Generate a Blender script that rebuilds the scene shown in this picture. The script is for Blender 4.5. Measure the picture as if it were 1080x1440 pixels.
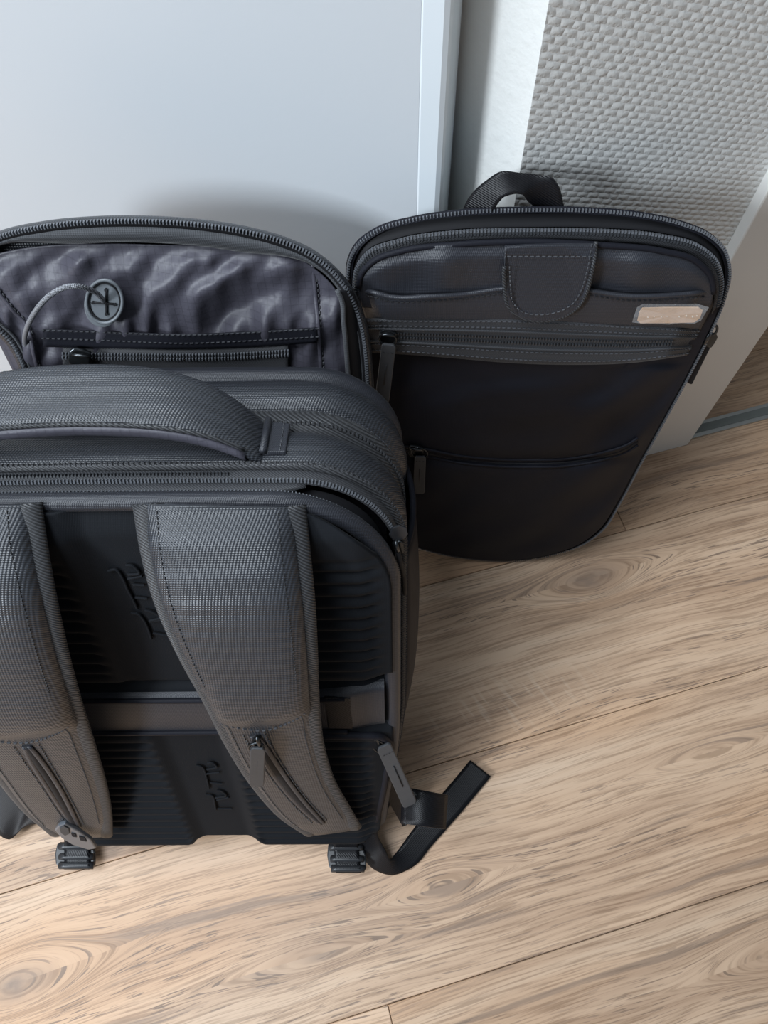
import bpy, math, random
import numpy as np
from mathutils import Vector, Matrix, noise as mnoise

random.seed(4)
scene = bpy.context.scene
col = scene.collection
for o in list(bpy.data.objects):
    bpy.data.objects.remove(o)

# ------------------------------------------------------------------ camera
FPX = 1080.0                      # focal length in pixels of the 1080x1440 frame
CAM_H = 0.82
def nz(v):
    v = np.array(v, float)
    return v / np.linalg.norm(v)
NADIR = (25.0, 495.0)             # where plumb lines meet, from the picture centre
_zc = -nz([NADIR[0], -NADIR[1], -FPX])
_fw = np.array([0, 0, -1.0])
_yc = nz(_fw - _fw.dot(_zc) * _zc)
_xc = np.cross(_yc, _zc)
RC = np.array([_xc, _yc, _zc])    # camera -> world
CC = np.array([0, 0, CAM_H])
cam = bpy.data.cameras.new('camera')
cam.sensor_fit = 'VERTICAL'
cam.sensor_height = 36.0
cam.lens = FPX / 1440.0 * 36.0
cam.clip_start = 0.02
cam_o = bpy.data.objects.new('camera', cam)
col.objects.link(cam_o)
m4 = Matrix([list(RC[i]) + [CC[i]] for i in range(3)] + [[0, 0, 0, 1]])
cam_o.matrix_world = m4
scene.camera = cam_o

# ------------------------------------------------------------------ world, light, exposure
world = bpy.data.worlds.new('room_light')
scene.world = world
world.use_nodes = True
wb = world.node_tree.nodes['Background']
wb.inputs[0].default_value = (0.80, 0.90, 1.0, 1)
wb.inputs[1].default_value = 0.20

def area(name, loc, target, sx, sy, power, color):
    l = bpy.data.lights.new(name, 'AREA')
    l.shape = 'RECTANGLE'
    l.size, l.size_y = sx, sy
    l.energy = power
    l.color = color
    o = bpy.data.objects.new(name, l)
    col.objects.link(o)
    o.location = loc
    d = Vector(target) - Vector(loc)
    o.rotation_euler = d.to_track_quat('-Z', 'Y').to_euler()
    return o
area('window_light', (-2.10, -1.25, 1.60), (0.0, 0.2, 0.2), 0.50, 0.75, 76, (0.84, 0.92, 1.0))
area('roof_window_light', (-0.85, 0.00, 2.35), (0.0, 0.2, 0.1), 1.1, 1.1, 58, (0.84, 0.92, 1.0))

scene.view_settings.view_transform = 'Standard'
scene.view_settings.look = 'None'
scene.view_settings.gamma = 1.0
scene.view_settings.use_curve_mapping = False
scene.view_settings.exposure = -0.18

# ------------------------------------------------------------------ frames
def ray(px, py):
    return RC @ np.array([(px - 540) / FPX, -(py - 720) / FPX, -1.0])
def on_floor(px, py, z=0.0):
    d = ray(px, py)
    return CC + d * (z - CAM_H) / d[2]
class Frame:
    """right-handed frame of a bag: U to the right, V up the bag, W out of its face"""
    def __init__(s, o, U, V):
        s.o = np.array(o, float)
        s.V = nz(V)
        U = np.array(U, float)
        s.U = nz(U - U.dot(s.V) * s.V)
        s.W = np.cross(s.U, s.V)
        s.M = np.array([s.U, s.V, s.W])
    def at(s, px, py, h=0.0):
        d = ray(px, py)
        t = (s.o + s.W * h - CC).dot(s.W) / d.dot(s.W)
        return CC + t * d
    def loc(s, p):
        return s.M @ (np.array(p) - s.o)
    def pt(s, u, v, w=0.0):
        return s.o + s.U * u + s.V * v + s.W * w
def bag_frame(vp, base, z):
    V = -nz([vp[0] - 540, -(vp[1] - 720), -FPX])
    U = np.array([1.0, 0, 0])
    U = nz(U - U.dot(V) * V)
    return Frame(on_floor(base[0], base[1], z), RC @ U, RC @ V)
F = bag_frame((562, 1850), (322, 1168), 0.049)     # travel backpack, face with the straps
G = bag_frame((550, 1390), (700, 788), 0.008)        # slim bag, front face
_k0 = F.pt(0, 0.05, -0.150)
_k1 = F.pt(0, 0.48, -0.153)
K = Frame(_k0, F.U, _k1 - _k0)                     # inner face of the open front flap

def f_(px, py, w=0.0):
    return F.loc(F.at(px, py, w))
def k_(px, py, h=0.0):
    return F.loc(K.at(px, py, h))
def fl_(px, py, z=0.0):
    return F.loc(on_floor(px, py, z))
def g_(px, py, h=0.0):
    return G.loc(G.at(px, py, h))
KN = F.M @ K.W                                     # flap normal in backpack coordinates
FN = np.array([0, 0, 1.0])
FLOORN = F.M @ np.array([0, 0, 1.0])

# ------------------------------------------------------------------ node helpers
class NT:
    def __init__(s, mat):
        mat.use_nodes = True
        s.t = mat.node_tree
        s.b = s.t.nodes['Principled BSDF']
    def n(s, typ, **kw):
        nd = s.t.nodes.new(typ)
        for k, v in kw.items():
            setattr(nd, k, v)
        return nd
    def put(s, sock, v):
        if v is None:
            return
        if isinstance(v, bpy.types.NodeSocket):
            s.t.links.new(v, sock)
        else:
            sock.default_value = v
    def m(s, op, a, b=None, c=None, clamp=False):
        nd = s.n('ShaderNodeMath', operation=op, use_clamp=clamp)
        s.put(nd.inputs[0], a)
        s.put(nd.inputs[1], b)
        s.put(nd.inputs[2], c)
        return nd.outputs[0]
    def xyz(s, x, y, z=0.0):
        nd = s.n('ShaderNodeCombineXYZ')
        s.put(nd.inputs[0], x); s.put(nd.inputs[1], y); s.put(nd.inputs[2], z)
        return nd.outputs[0]
    def sep(s, v):
        nd = s.n('ShaderNodeSeparateXYZ')
        s.t.links.new(v, nd.inputs[0])
        return nd.outputs
    def noise(s, vec, scale=1.0, detail=2.0, rough=0.5, dist=0.0):
        nd = s.n('ShaderNodeTexNoise')
        s.put(nd.inputs['Vector'], vec)
        nd.inputs['Scale'].default_value = scale
        nd.inputs['Detail'].default_value = detail
        nd.inputs['Roughness'].default_value = rough
        nd.inputs['Distortion'].default_value = dist
        return nd.outputs[0]
    def ramp(s, fac, stops):
        nd = s.n('ShaderNodeValToRGB')
        s.put(nd.inputs[0], fac)
        el = nd.color_ramp.elements
        while len(el) < len(stops):
            el.new(0.5)
        for e, (p, c) in zip(el, stops):
            e.position = p
            e.color = (c[0], c[1], c[2], 1) if len(c) == 3 else c
        return nd.outputs[0]
    def mix(s, fac, a, b, typ='MIX'):
        nd = s.n('ShaderNodeMix', data_type='RGBA', blend_type=typ)
        s.put(nd.inputs[0], fac)
        s.put(nd.inputs[6], a if isinstance(a, bpy.types.NodeSocket) else (a[0], a[1], a[2], 1))
        s.put(nd.inputs[7], b if isinstance(b, bpy.types.NodeSocket) else (b[0], b[1], b[2], 1))
        return nd.outputs[2]
    def bump(s, h, strength, dist):
        nd = s.n('ShaderNodeBump')
        nd.inputs['Strength'].default_value = strength
        nd.inputs['Distance'].default_value = dist
        s.put(nd.inputs['Height'], h)
        s.t.links.new(nd.outputs[0], s.b.inputs['Normal'])
    def set(s, **kw):
        for k, v in kw.items():
            s.put(s.b.inputs[k.replace('_', ' ')], v)

def new_mat(name):
    m = bpy.data.materials.new(name)
    return m, NT(m)

def plain(name, c, rough=0.5, metal=0.0, spec=0.5, nscale=60, nb=0.0):
    m, t = new_mat(name)
    tc = t.n('ShaderNodeTexCoord').outputs['Object']
    nn = t.noise(tc, nscale, 3)
    t.set(Base_Color=t.mix(nn, [x * 0.9 for x in c], [min(1, x * 1.1) for x in c]), Roughness=rough, Metallic=metal)
    t.b.inputs['Specular IOR Level'].default_value = spec
    if nb:
        t.bump(nn, nb, 0.001)
    return m

def fabric(name, c, rough=0.7, pitch=0.0016, bump=0.5, sheen=0.0, twill=False, spec=0.4, thread=1.5, height=0.0005, mottled=0.15):
    m, t = new_mat(name)
    tc = t.n('ShaderNodeTexCoord').outputs['Object']
    u, v, w = t.sep(tc)
    k = 2 * math.pi / pitch
    a = t.m('MULTIPLY', t.m('ADD', u, t.m('MULTIPLY', w, 0.45)), k)
    b = t.m('MULTIPLY', t.m('SUBTRACT', v, w), k)
    if twill:
        h = t.m('SINE', t.m('ADD', t.m('MULTIPLY', a, 0.7), b))
    else:
        h = t.m('MULTIPLY', t.m('SINE', t.m('MULTIPLY', t.m('ADD', a, b), 0.5)), t.m('SINE', t.m('MULTIPLY', t.m('SUBTRACT', a, b), 0.5)))
    h01 = t.m('MULTIPLY_ADD', h, 0.5, 0.5)
    nn = t.noise(tc, 35, 3)
    lo = [x * (2 - thread) for x in c]
    hi = [x * thread for x in c]
    cc = t.mix(h01, lo, hi)  # thread highlights put into the colour: raised threads lighter, gaps darker
    cc = t.mix(t.m('MULTIPLY', nn, mottled), cc, [x * 1.8 for x in c])
    t.set(Base_Color=cc, Roughness=rough)
    t.b.inputs['Specular IOR Level'].default_value = spec
    t.b.inputs['Sheen Weight'].default_value = sheen
    t.b.inputs['Sheen Roughness'].default_value = 0.4
    t.bump(t.m('ADD', h01, t.m('MULTIPLY', t.noise(tc, 500, 2), 0.5)), bump, height)
    return m

M = {}
M['canvas'] = fabric('black_canvas', (0.0245, 0.027, 0.033), 0.38, 0.0018, 0.55, 0.02, spec=0.65, thread=1.75, height=0.0006)
M['canvas_fine'] = fabric('fine_black_canvas', (0.021, 0.0225, 0.029), 0.45, 0.0012, 0.4, 0.03, spec=0.5, thread=1.4, height=0.0004)
M['smooth'] = fabric('smooth_black_cloth', (0.0115, 0.012, 0.0165), 0.5, 0.0008, 0.25, 0.0, spec=0.10, thread=1.2, height=0.0003, mottled=0.3)
M['twill'] = fabric('twill_tape', (0.036, 0.037, 0.040), 0.45, 0.0022, 0.7, 0.05, twill=True, thread=1.7, height=0.0008)
M['web'] = fabric('black_webbing', (0.006, 0.006, 0.0075), 0.4, 0.0016, 0.4, 0.0, twill=True, spec=0.28, thread=1.4, height=0.0005)
M['tape'] = fabric('zipper_tape', (0.035, 0.036, 0.040), 0.6, 0.0013, 0.4, 0.05, twill=True, thread=1.4, height=0.0004)
M['mesh'] = fabric('brushed_back_panel_cloth', (0.008, 0.0092, 0.0115), 0.75, 0.0010, 0.25, 0.015, thread=1.2, height=0.0003, spec=0.12)
M['binding'] = fabric('grey_binding', (0.055, 0.058, 0.064), 0.7, 0.0014, 0.4, 0.1, thread=1.4, height=0.0004)
M['black'] = plain('black_cloth', (0.010, 0.010, 0.012), 0.7, 0, 0.3)
M['teeth'] = plain('black_nylon_teeth', (0.030, 0.032, 0.036), 0.32, 0, 0.6)
M['teeth_glint'] = plain('black_teeth_painted_glint', (0.17, 0.18, 0.20), 0.25, 0.4, 0.8)  # black teeth, base colour lightened to stand for their glint
M['thread'] = plain('grey_thread', (0.055, 0.057, 0.064), 0.6)
M['thread_dark'] = plain('dark_thread', (0.012, 0.012, 0.014), 0.6)
M['rubber'] = plain('charcoal_leather_pull', (0.045, 0.047, 0.051), 0.5, 0, 0.4, 300, 0.1)
M['gun'] = plain('gunmetal', (0.06, 0.065, 0.07), 0.28, 0.9)
M['plastic'] = plain('black_plastic', (0.022, 0.023, 0.026), 0.38, 0, 0.5)
M['disc'] = plain('grey_rubber_disc', (0.15, 0.165, 0.18), 0.40, 0, 0.5)
M['plate'] = plain('beige_metal_plate', (0.50, 0.33, 0.21), 0.45, 0.0, 0.5, 300)
M['speck'] = plain('pale_print', (0.75, 0.68, 0.58), 0.4)
M['steel'] = plain('brushed_steel', (0.42, 0.42, 0.40), 0.38, 0.8)
M['slider_grey'] = plain('blue_grey_slider_metal', (0.20, 0.22, 0.25), 0.3, 0.6)
M['steel_dark'] = plain('grey_rubber_inlay', (0.13, 0.14, 0.13), 0.5)

m, t = new_mat('ripstop_lining')
tc = t.n('ShaderNodeTexCoord').outputs['Object']
u, v, w = t.sep(tc)
def gridline(x, p):
    s_ = t.m('ABSOLUTE', t.m('SINE', t.m('MULTIPLY', x, math.pi / p)))
    return t.m('LESS_THAN', s_, 0.16)
gl = t.m('MAXIMUM', gridline(u, 0.0052), gridline(v, 0.0052))
cc = t.mix(t.noise(tc, 12, 3), (0.050, 0.048, 0.062), (0.075, 0.072, 0.092))
t.set(Base_Color=t.mix(t.m('MULTIPLY', gl, 0.35), cc, (0.025, 0.024, 0.032)), Roughness=0.45)
t.b.inputs['Specular IOR Level'].default_value = 0.42
t.bump(t.m('ADD', t.m('MULTIPLY', t.noise(tc, 70, 3), 1.0), t.m('MULTIPLY', gl, 0.15)), 0.35, 0.003)
M['lining'] = m

m, t = new_mat('clear_film')
t.set(Base_Color=(0.9, 0.9, 0.92, 1), Roughness=0.12, Alpha=0.09)
tc = t.n('ShaderNodeTexCoord').outputs['Object']
t.bump(t.noise(tc, 250, 2), 0.6, 0.001)
M['film'] = m

m, t = new_mat('braided_cable')
tc = t.n('ShaderNodeTexCoord').outputs['Object']
u, v, w = t.sep(tc)
k = 2 * math.pi / 0.0020
s1 = t.m('SINE', t.m('MULTIPLY', t.m('ADD', u, v), k))
s2 = t.m('SINE', t.m('MULTIPLY', t.m('SUBTRACT', u, v), k))
h = t.m('MULTIPLY_ADD', t.m('MULTIPLY', s1, s2), 0.5, 0.5)
t.set(Base_Color=t.mix(h, (0.02, 0.02, 0.025), (0.36, 0.37, 0.40)), Roughness=0.35)
t.bump(h, 0.5, 0.0006)
M['cable'] = m

m, t = new_mat('door_paint')
tc = t.n('ShaderNodeTexCoord').outputs['Object']
t.set(Base_Color=t.mix(t.noise(tc, 2.0, 2), (0.56, 0.595, 0.63), (0.60, 0.635, 0.665)), Roughness=0.38)
t.bump(t.noise(tc, 260, 2), 0.05, 0.001)
M['door'] = m
M['door_edge'] = plain('door_edge_paint', (0.72, 0.78, 0.82), 0.35, 0, 0.5, 3)
m, t = new_mat('painted_plaster')
tc = t.n('ShaderNodeTexCoord').outputs['Object']
t.set(Base_Color=t.mix(t.noise(tc, 6, 2), (0.74, 0.75, 0.73), (0.80, 0.81, 0.79)), Roughness=0.6)
t.bump(t.noise(tc, 160, 3), 0.25, 0.002)
M['plaster'] = m
M['casing'] = plain('white_casing_paint', (0.74, 0.73, 0.70), 0.4, 0, 0.5, 5)

m, t = new_mat('embossed_wallpaper')
tc = t.n('ShaderNodeTexCoord').outputs['Object']
x, y, z = t.sep(tc)
nz1 = t.noise(tc, 60, 2)
nz2 = t.noise(tc, 300, 2)
xx = t.m('ADD', x, t.m('MULTIPLY', t.m('SUBTRACT', nz1, 0.5), 0.008))
zz = t.m('ADD', t.m('ADD', z, t.m('MULTIPLY', x, 0.35)), t.m('MULTIPLY', t.m('SUBTRACT', nz2, 0.5), 0.0024))
PX, PZ = 0.0080, 0.0048
row = t.m('FLOOR', t.m('DIVIDE', zz, PZ))
off = t.m('MULTIPLY', t.m('MODULO', t.m('ADD', row, 4000), 2.0), 0.5)
fx = t.m('FRACT', t.m('ADD', t.m('DIVIDE', xx, PX), off))
fz = t.m('FRACT', t.m('DIVIDE', zz, PZ))
hx = t.m('SINE', t.m('MULTIPLY', fx, math.pi))
hz = t.m('SINE', t.m('MULTIPLY', fz, math.pi))
hh = t.m('POWER', t.m('MULTIPLY', t.m('ABSOLUTE', hx), t.m('ABSOLUTE', hz)), 1.0)
hh = t.m('ADD', hh, t.m('MULTIPLY', nz2, 0.35))
t.set(Base_Color=(0.67, 0.675, 0.66, 1), Roughness=0.65)
t.bump(hh, 0.7, 0.0009)
M['wallpaper'] = m

# floor boards: long grain, cathedral figure bending round knots
A13 = math.radians(13.0)
E1 = np.array([math.cos(A13), math.sin(A13), 0])
E2 = np.array([-math.sin(A13), math.cos(A13), 0])
m, t = new_mat('oak_board')
pos = t.n('ShaderNodeNewGeometry').outputs['Position']
vr = t.n('ShaderNodeVectorRotate', rotation_type='Z_AXIS')
t.t.links.new(pos, vr.inputs['Vector'])
vr.inputs['Angle'].default_value = -A13
x, y, _ = t.sep(vr.outputs[0])
rnd = t.n('ShaderNodeObjectInfo').outputs['Random']
seed = t.m('MULTIPLY', rnd, 40.0)
wob = t.noise(t.xyz(t.m('MULTIPLY', x, 3.2), t.m('MULTIPLY', y, 7.0), seed), 1.0, 2)
yy = t.m('ADD', y, t.m('MULTIPLY', t.m('SUBTRACT', wob, 0.5), 0.034))
knots = [(0.285, 0.222, 0.075, 0.026), (-0.370, -0.002, 0.08, 0.034), (0.03, -0.030, 0.06, 0.016), (0.31, -0.165, 0.07, 0.018), (-0.10, -0.06, 0.09, 0.012), (0.33, 0.015, 0.07, 0.012)]
kdark = None
for i, (kx, ky, ka, kc) in enumerate(knots):
    dx = t.m('SUBTRACT', x, kx)
    dy = t.m('SUBTRACT', yy, ky)
    q = t.m('DIVIDE', dx, ka)
    q2 = t.m('DIVIDE', dy, 0.055)
    h = t.m('MULTIPLY', t.m('EXPONENT', t.m('MULTIPLY', t.m('ADD', t.m('MULTIPLY', q, q), t.m('MULTIPLY', q2, q2)), -1.0)), kc)
    g2 = t.m('SQRT', t.m('ABSOLUTE', t.m('SUBTRACT', t.m('MULTIPLY', dy, dy), t.m('MULTIPLY', h, h))))
    yy = t.m('ADD', t.m('MULTIPLY', t.m('SIGN', dy), g2), ky)
    if i in (0, 1):
        qx = t.m('DIVIDE', dx, 0.030)
        qy = t.m('DIVIDE', t.m('SUBTRACT', y, ky), 0.012)
        e = t.m('EXPONENT', t.m('MULTIPLY', t.m('ADD', t.m('MULTIPLY', qx, qx), t.m('MULTIPLY', qy, qy)), -1.0))
        kdark = e if kdark is None else t.m('MAXIMUM', kdark, e)
g = yy
n1 = t.noise(t.xyz(t.m('MULTIPLY', x, 1.5), t.m('MULTIPLY', g, 24.0), seed), 1.0, 3, 0.55)
n2 = t.noise(t.xyz(t.m('MULTIPLY', x, 3.0), t.m('MULTIPLY', g, 75.0), seed), 1.0, 4, 0.6)
n3 = t.noise(t.xyz(t.m('MULTIPLY', x, 16.0), t.m('MULTIPLY', g, 520.0), seed), 1.0, 2, 0.6)
n4 = t.noise(t.xyz(t.m('MULTIPLY', x, 34.0), t.m('MULTIPLY', g, 640.0), t.m('ADD', seed, 5.0)), 1.0, 1, 0.5)
n5 = t.noise(t.xyz(t.m('MULTIPLY', x, 2.2), t.m('MULTIPLY', g, 9.0), t.m('ADD', seed, 9.0)), 1.0, 2, 0.5)
f = t.m('ADD', t.m('MULTIPLY', n1, 0.55), t.m('MULTIPLY', n2, 0.45))
base = t.ramp(f, [(0.28, (0.215, 0.132, 0.082)), (0.40, (0.365, 0.240, 0.157)), (0.52, (0.495, 0.344, 0.234)), (0.70, (0.575, 0.430, 0.312))])
base = t.mix(t.ramp(n5, [(0.42, (0, 0, 0)), (0.62, (1, 1, 1))]), base, t.mix(0.5, base, (0.58, 0.35, 0.20)))
fine = t.ramp(n3, [(0.36, (0.70, 0.67, 0.64)), (0.52, (1.04, 1.04, 1.04))])
base = t.mix(1.0, base, fine, 'MULTIPLY')
pore = t.ramp(n4, [(0.615, (0, 0, 0)), (0.66, (1, 1, 1))])
pm = t.ramp(t.noise(t.xyz(t.m('MULTIPLY', x, 2.5), t.m('MULTIPLY', g, 22.0), t.m('ADD', seed, 3.0)), 1.0, 2), [(0.42, (0, 0, 0)), (0.6, (1, 1, 1))])
base = t.mix(t.m('MULTIPLY', t.m('MULTIPLY', pore, pm), 0.80), base, (0.16, 0.11, 0.08))
line = t.ramp(n2, [(0.33, (1, 1, 1)), (0.39, (0, 0, 0))])
base = t.mix(t.m('MULTIPLY', line, 0.55), base, (0.20, 0.145, 0.11))
kn = t.m('MULTIPLY', kdark, t.m('MULTIPLY_ADD', t.noise(t.xyz(t.m('MULTIPLY', x, 60), t.m('MULTIPLY', y, 90)), 1.0, 3), 1.3, 0.15), clamp=True)
base = t.mix(t.m('MULTIPLY', kn, 0.85), base, (0.19, 0.14, 0.11))
# pale flecks across the grain
rx = t.m('DIVIDE', t.m('SUBTRACT', x, 0.155), 0.085)
ry = t.m('DIVIDE', t.m('SUBTRACT', y, 0.118), 0.026)
rm = t.m('EXPONENT', t.m('MULTIPLY', t.m('ADD', t.m('MULTIPLY', rx, rx), t.m('MULTIPLY', ry, ry)), -1.0))
ray_n = t.noise(t.xyz(t.m('ADD', t.m('MULTIPLY', x, 150), t.m('MULTIPLY', y, 60)), t.m('MULTIPLY', y, 24)), 1.0, 2)
rr_ = t.ramp(ray_n, [(0.54, (0, 0, 0)), (0.62, (1, 1, 1))])
base = t.mix(t.m('MULTIPLY', t.m('MULTIPLY', rr_, rm), 0.18), base, (0.70, 0.60, 0.48))
vari = t.m('MULTIPLY_ADD', rnd, 0.16, 0.95)
base = t.mix(1.0, base, t.xyz(vari, vari, vari), 'MULTIPLY')
t.set(Base_Color=base, Roughness=0.42)
t.b.inputs['Specular IOR Level'].default_value = 0.35
t.bump(t.m('SUBTRACT', n3, t.m('MULTIPLY', pore, 0.5)), 0.12, 0.001)
M['wood'] = m
M['subfloor'] = plain('dark_joint', (0.10, 0.07, 0.05), 0.8)

# ------------------------------------------------------------------ mesh helpers
def link(name, verts, faces, mat, parent=None, smooth=True, kind=None, solid=None, sub=0, bevel=None, label=None):
    me = bpy.data.meshes.new(name)
    me.from_pydata([tuple(map(float, v)) for v in verts], [], faces)
    me.materials.append(M[mat])
    if smooth:
        me.shade_smooth()
    o = bpy.data.objects.new(name, me)
    col.objects.link(o)
    if parent is not None:
        o.parent = parent
    if kind:
        o['kind'] = kind
    if label:
        o['label'] = label
    if solid:
        md = o.modifiers.new('solid', 'SOLIDIFY')
        md.thickness = solid
        md.offset = -1
    if bevel:
        md = o.modifiers.new('bevel', 'BEVEL')
        md.width = bevel
        md.segments = 2
        md.limit_method = 'ANGLE'
    if sub:
        md = o.modifiers.new('sub', 'SUBSURF')
        md.levels = md.render_levels = sub
    return o

def spl(pts, n, closed=False):
    """smooth curve through points (any dimension), n samples"""
    P = np.array(pts, float)
    if closed:
        P = np.vstack([P[-1], P, P[0], P[1]])
    else:
        P = np.vstack([2 * P[0] - P[1], P, 2 * P[-1] - P[-2]])
    k = len(P) - 3
    d = [np.linalg.norm(P[i + 2] - P[i + 1]) + 1e-9 for i in range(k)]
    cum = np.concatenate([[0], np.cumsum(d)])
    tt = np.linspace(0, cum[-1], n + 1 if closed else n)
    if closed:
        tt = tt[:-1]
    out = []
    for s in tt:
        i = min(max(np.searchsorted(cum, s, side='right') - 1, 0), k - 1)
        f = (s - cum[i]) / d[i]
        p0, p1, p2, p3 = P[i], P[i + 1], P[i + 2], P[i + 3]
        # tangents scaled by chord lengths (non-uniform)
        d0 = np.linalg.norm(p1 - p0) + 1e-9
        d1 = d[i]
        d2 = np.linalg.norm(p3 - p2) + 1e-9
        m1 = ((p1 - p0) / d0 - (p2 - p0) / (d0 + d1) + (p2 - p1) / d1) * d1
        m2 = ((p2 - p1) / d1 - (p3 - p1) / (d1 + d2) + (p3 - p2) / d2) * d1
        f2, f3 = f * f, f * f * f
        out.append((2*f3 - 3*f2 + 1) * p1 + (f3 - 2*f2 + f) * m1 + (-2*f3 + 3*f2) * p2 + (f3 - f2) * m2)
    return np.array(out)

def resample(P, step):
    P = np.array(P, float)
    d = np.linalg.norm(np.diff(P, axis=0), axis=1)
    c = np.concatenate([[0], np.cumsum(d)])
    n = max(2, int(c[-1] / step) + 1)
    s = np.linspace(0, c[-1], n)
    return np.array([np.interp(s, c, P[:, k]) for k in range(P.shape[1])]).T

def tangents(P, closed=False):
    if closed:
        T = np.roll(P, -1, 0) - np.roll(P, 1, 0)
    else:
        T = np.gradient(P, axis=0)
    return T / (np.linalg.norm(T, axis=1)[:, None] + 1e-12)

def grid_faces(nr, nc, wrap_r=False, wrap_c=False):
    fs = []
    for i in range(nr if wrap_r else nr - 1):
        for j in range(nc if wrap_c else nc - 1):
            a, b = i * nc + j, i * nc + (j + 1) % nc
            c, d = ((i + 1) % nr) * nc + (j + 1) % nc, ((i + 1) % nr) * nc + j
            fs.append((a, b, c, d))
    return fs

def grid(name, rows, mat, parent, **kw):
    R = np.array(rows)
    return link(name, R.reshape(-1, 3), grid_faces(R.shape[0], R.shape[1]), mat, parent, **kw)

def loft(name, rings, mat, parent, closed_path=False, cap=True, **kw):
    R = np.array(rings)
    nr, nc = R.shape[:2]
    fs = grid_faces(nr, nc, closed_path, True)
    if cap and not closed_path:
        fs.append(tuple(range(nc))[::-1])
        fs.append(tuple(range((nr - 1) * nc, nr * nc)))
    return link(name, R.reshape(-1, 3), fs, mat, parent, **kw)

def tube(name, P, r, mat, parent, nrm=None, n=8, closed=False, flat=1.0, **kw):
    """round or flattened tube along P; flat scales the thickness along nrm"""
    P = np.array(P, float)
    T = tangents(P, closed)
    rings = []
    for i in range(len(P)):
        nn = np.array(nrm[i] if (nrm is not None and np.ndim(nrm) == 2) else (nrm if nrm is not None else (0.03, 0.2, 1.0)), float)
        side = np.cross(T[i], nn)
        side /= np.linalg.norm(side) + 1e-12
        up = np.cross(side, T[i])
        rr = r[i] if np.ndim(r) else r
        rings.append([P[i] + side * rr * math.cos(a) + up * rr * flat * math.sin(a) for a in np.linspace(0, 2 * math.pi, n, endpoint=False)])
    return loft(name, rings, mat, parent, closed_path=closed, **kw)

def boxes(name, P, nrm, pitch, size, mat, parent, side_off=0.0, closed=False, fill=None):
    """zipper teeth or stitches: little blocks along a path, one mesh"""
    P = resample(P, pitch)
    T = tangents(P)
    vs, fs = [], []
    nr_arr = np.ndim(nrm) == 2
    if nr_arr:
        idx = np.linspace(0, len(nrm) - 1, len(P))
        nrm = np.array(nrm)
    l, wd, ht = [x / 2 for x in size]
    for i in range(len(P)):
        nn = nrm[int(round(idx[i]))] if nr_arr else np.array(nrm, float)
        sd = np.cross(T[i], nn)
        sd /= np.linalg.norm(sd) + 1e-12
        up = np.cross(sd, T[i])
        c = P[i] + sd * side_off
        b = len(vs)
        for sz in (-1, 1):
            k = 1.0 if sz < 0 else 0.6
            for sx, sy in ((-1, -1), (1, -1), (1, 1), (-1, 1)):
                vs.append(c + T[i] * l * sx * k + sd * wd * sy * k + up * ht * sz)
        fs += [(b, b+3, b+2, b+1), (b+4, b+5, b+6, b+7), (b, b+1, b+5, b+4), (b+1, b+2, b+6, b+5), (b+2, b+3, b+7, b+6), (b+3, b, b+4, b+7)]
    return link(name, vs, fs, mat, parent, smooth=False, kind='stuff')

def teeth(P, nrm, parent, mat='teeth', pitch=0.0021, wd=0.0026, ht=0.0016, off=0.0, name='zipper_teeth'):
    return boxes(name, P, nrm, pitch, (pitch * 0.58, wd, ht), mat, parent, off)

def stitch(P, nrm, parent, mat='thread', pitch=0.0036, wd=0.0007, ht=0.0007, name='stitching'):
    return boxes(name, P, nrm, pitch, (pitch * 0.68, wd, ht), mat, parent)

def box(name, c, size, mat, parent=None, rot=None, bevel=0.0, **kw):
    sx, sy, sz = [s / 2 for s in size]
    vs = [np.array((x, y, z)) for z in (-sz, sz) for x, y in ((-sx, -sy), (sx, -sy), (sx, sy), (-sx, sy))]
    if rot is not None:
        vs = [rot @ v for v in vs]
    vs = [v + np.array(c) for v in vs]
    fs = [(0, 3, 2, 1), (4, 5, 6, 7), (0, 1, 5, 4), (1, 2, 6, 5), (2, 3, 7, 6), (3, 0, 4, 7)]
    return link(name, vs, fs, mat, parent, smooth=False, bevel=bevel or None, **kw)

def slab(name, P, nrm, thick, mat, parent, bevel=0.0006, holes=None, **kw):
    """flat piece cut from an outline (3-D points), thickness along nrm"""
    P = np.array(P, float)
    nrm = np.array(nrm, float) / np.linalg.norm(nrm)
    n = len(P)
    vs = list(P) + list(P + nrm * thick)
    fs = [tuple(range(n))[::-1], tuple(range(n, 2 * n))] + [(i, (i + 1) % n, n + (i + 1) % n, n + i) for i in range(n)]
    # make sure the outline runs the right way round
    ar = sum(np.dot(np.cross(P[i], P[(i + 1) % n]), nrm) for i in range(n))
    if ar < 0:
        fs = [f[::-1] for f in fs]
    return link(name, vs, fs, mat, parent, smooth=False, bevel=bevel, **kw)

def ring(name, c, a, b, r, mat, parent, n=18, **kw):
    """closed wire loop: centre c, half-axis vectors a and b"""
    P = [np.array(c) + np.array(a) * math.cos(x) + np.array(b) * math.sin(x) for x in np.linspace(0, 2 * math.pi, n, endpoint=False)]
    return tube(name, P, r, mat, parent, nrm=np.cross(a, b), n=6, closed=True, **kw)

def ruled(name, fn, top, bot, hfun, mat, parent, nx=60, ny=10, **kw):
    """surface between two drawn edges on a bag face; hfun(s across, t down, u, v) gives its relief"""
    A, B = spl(top, nx), spl(bot, nx)
    rows = []
    for j in range(ny):
        tt = j / (ny - 1)
        row = []
        for i in range(nx):
            p = A[i] * (1 - tt) + B[i] * tt
            row.append(fn(p[0], p[1], hfun(i / (nx - 1), tt, p[0], p[1])))
        rows.append(row)
    rows = rows[::-1]
    return grid(name, rows, mat, parent, **kw)

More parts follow.
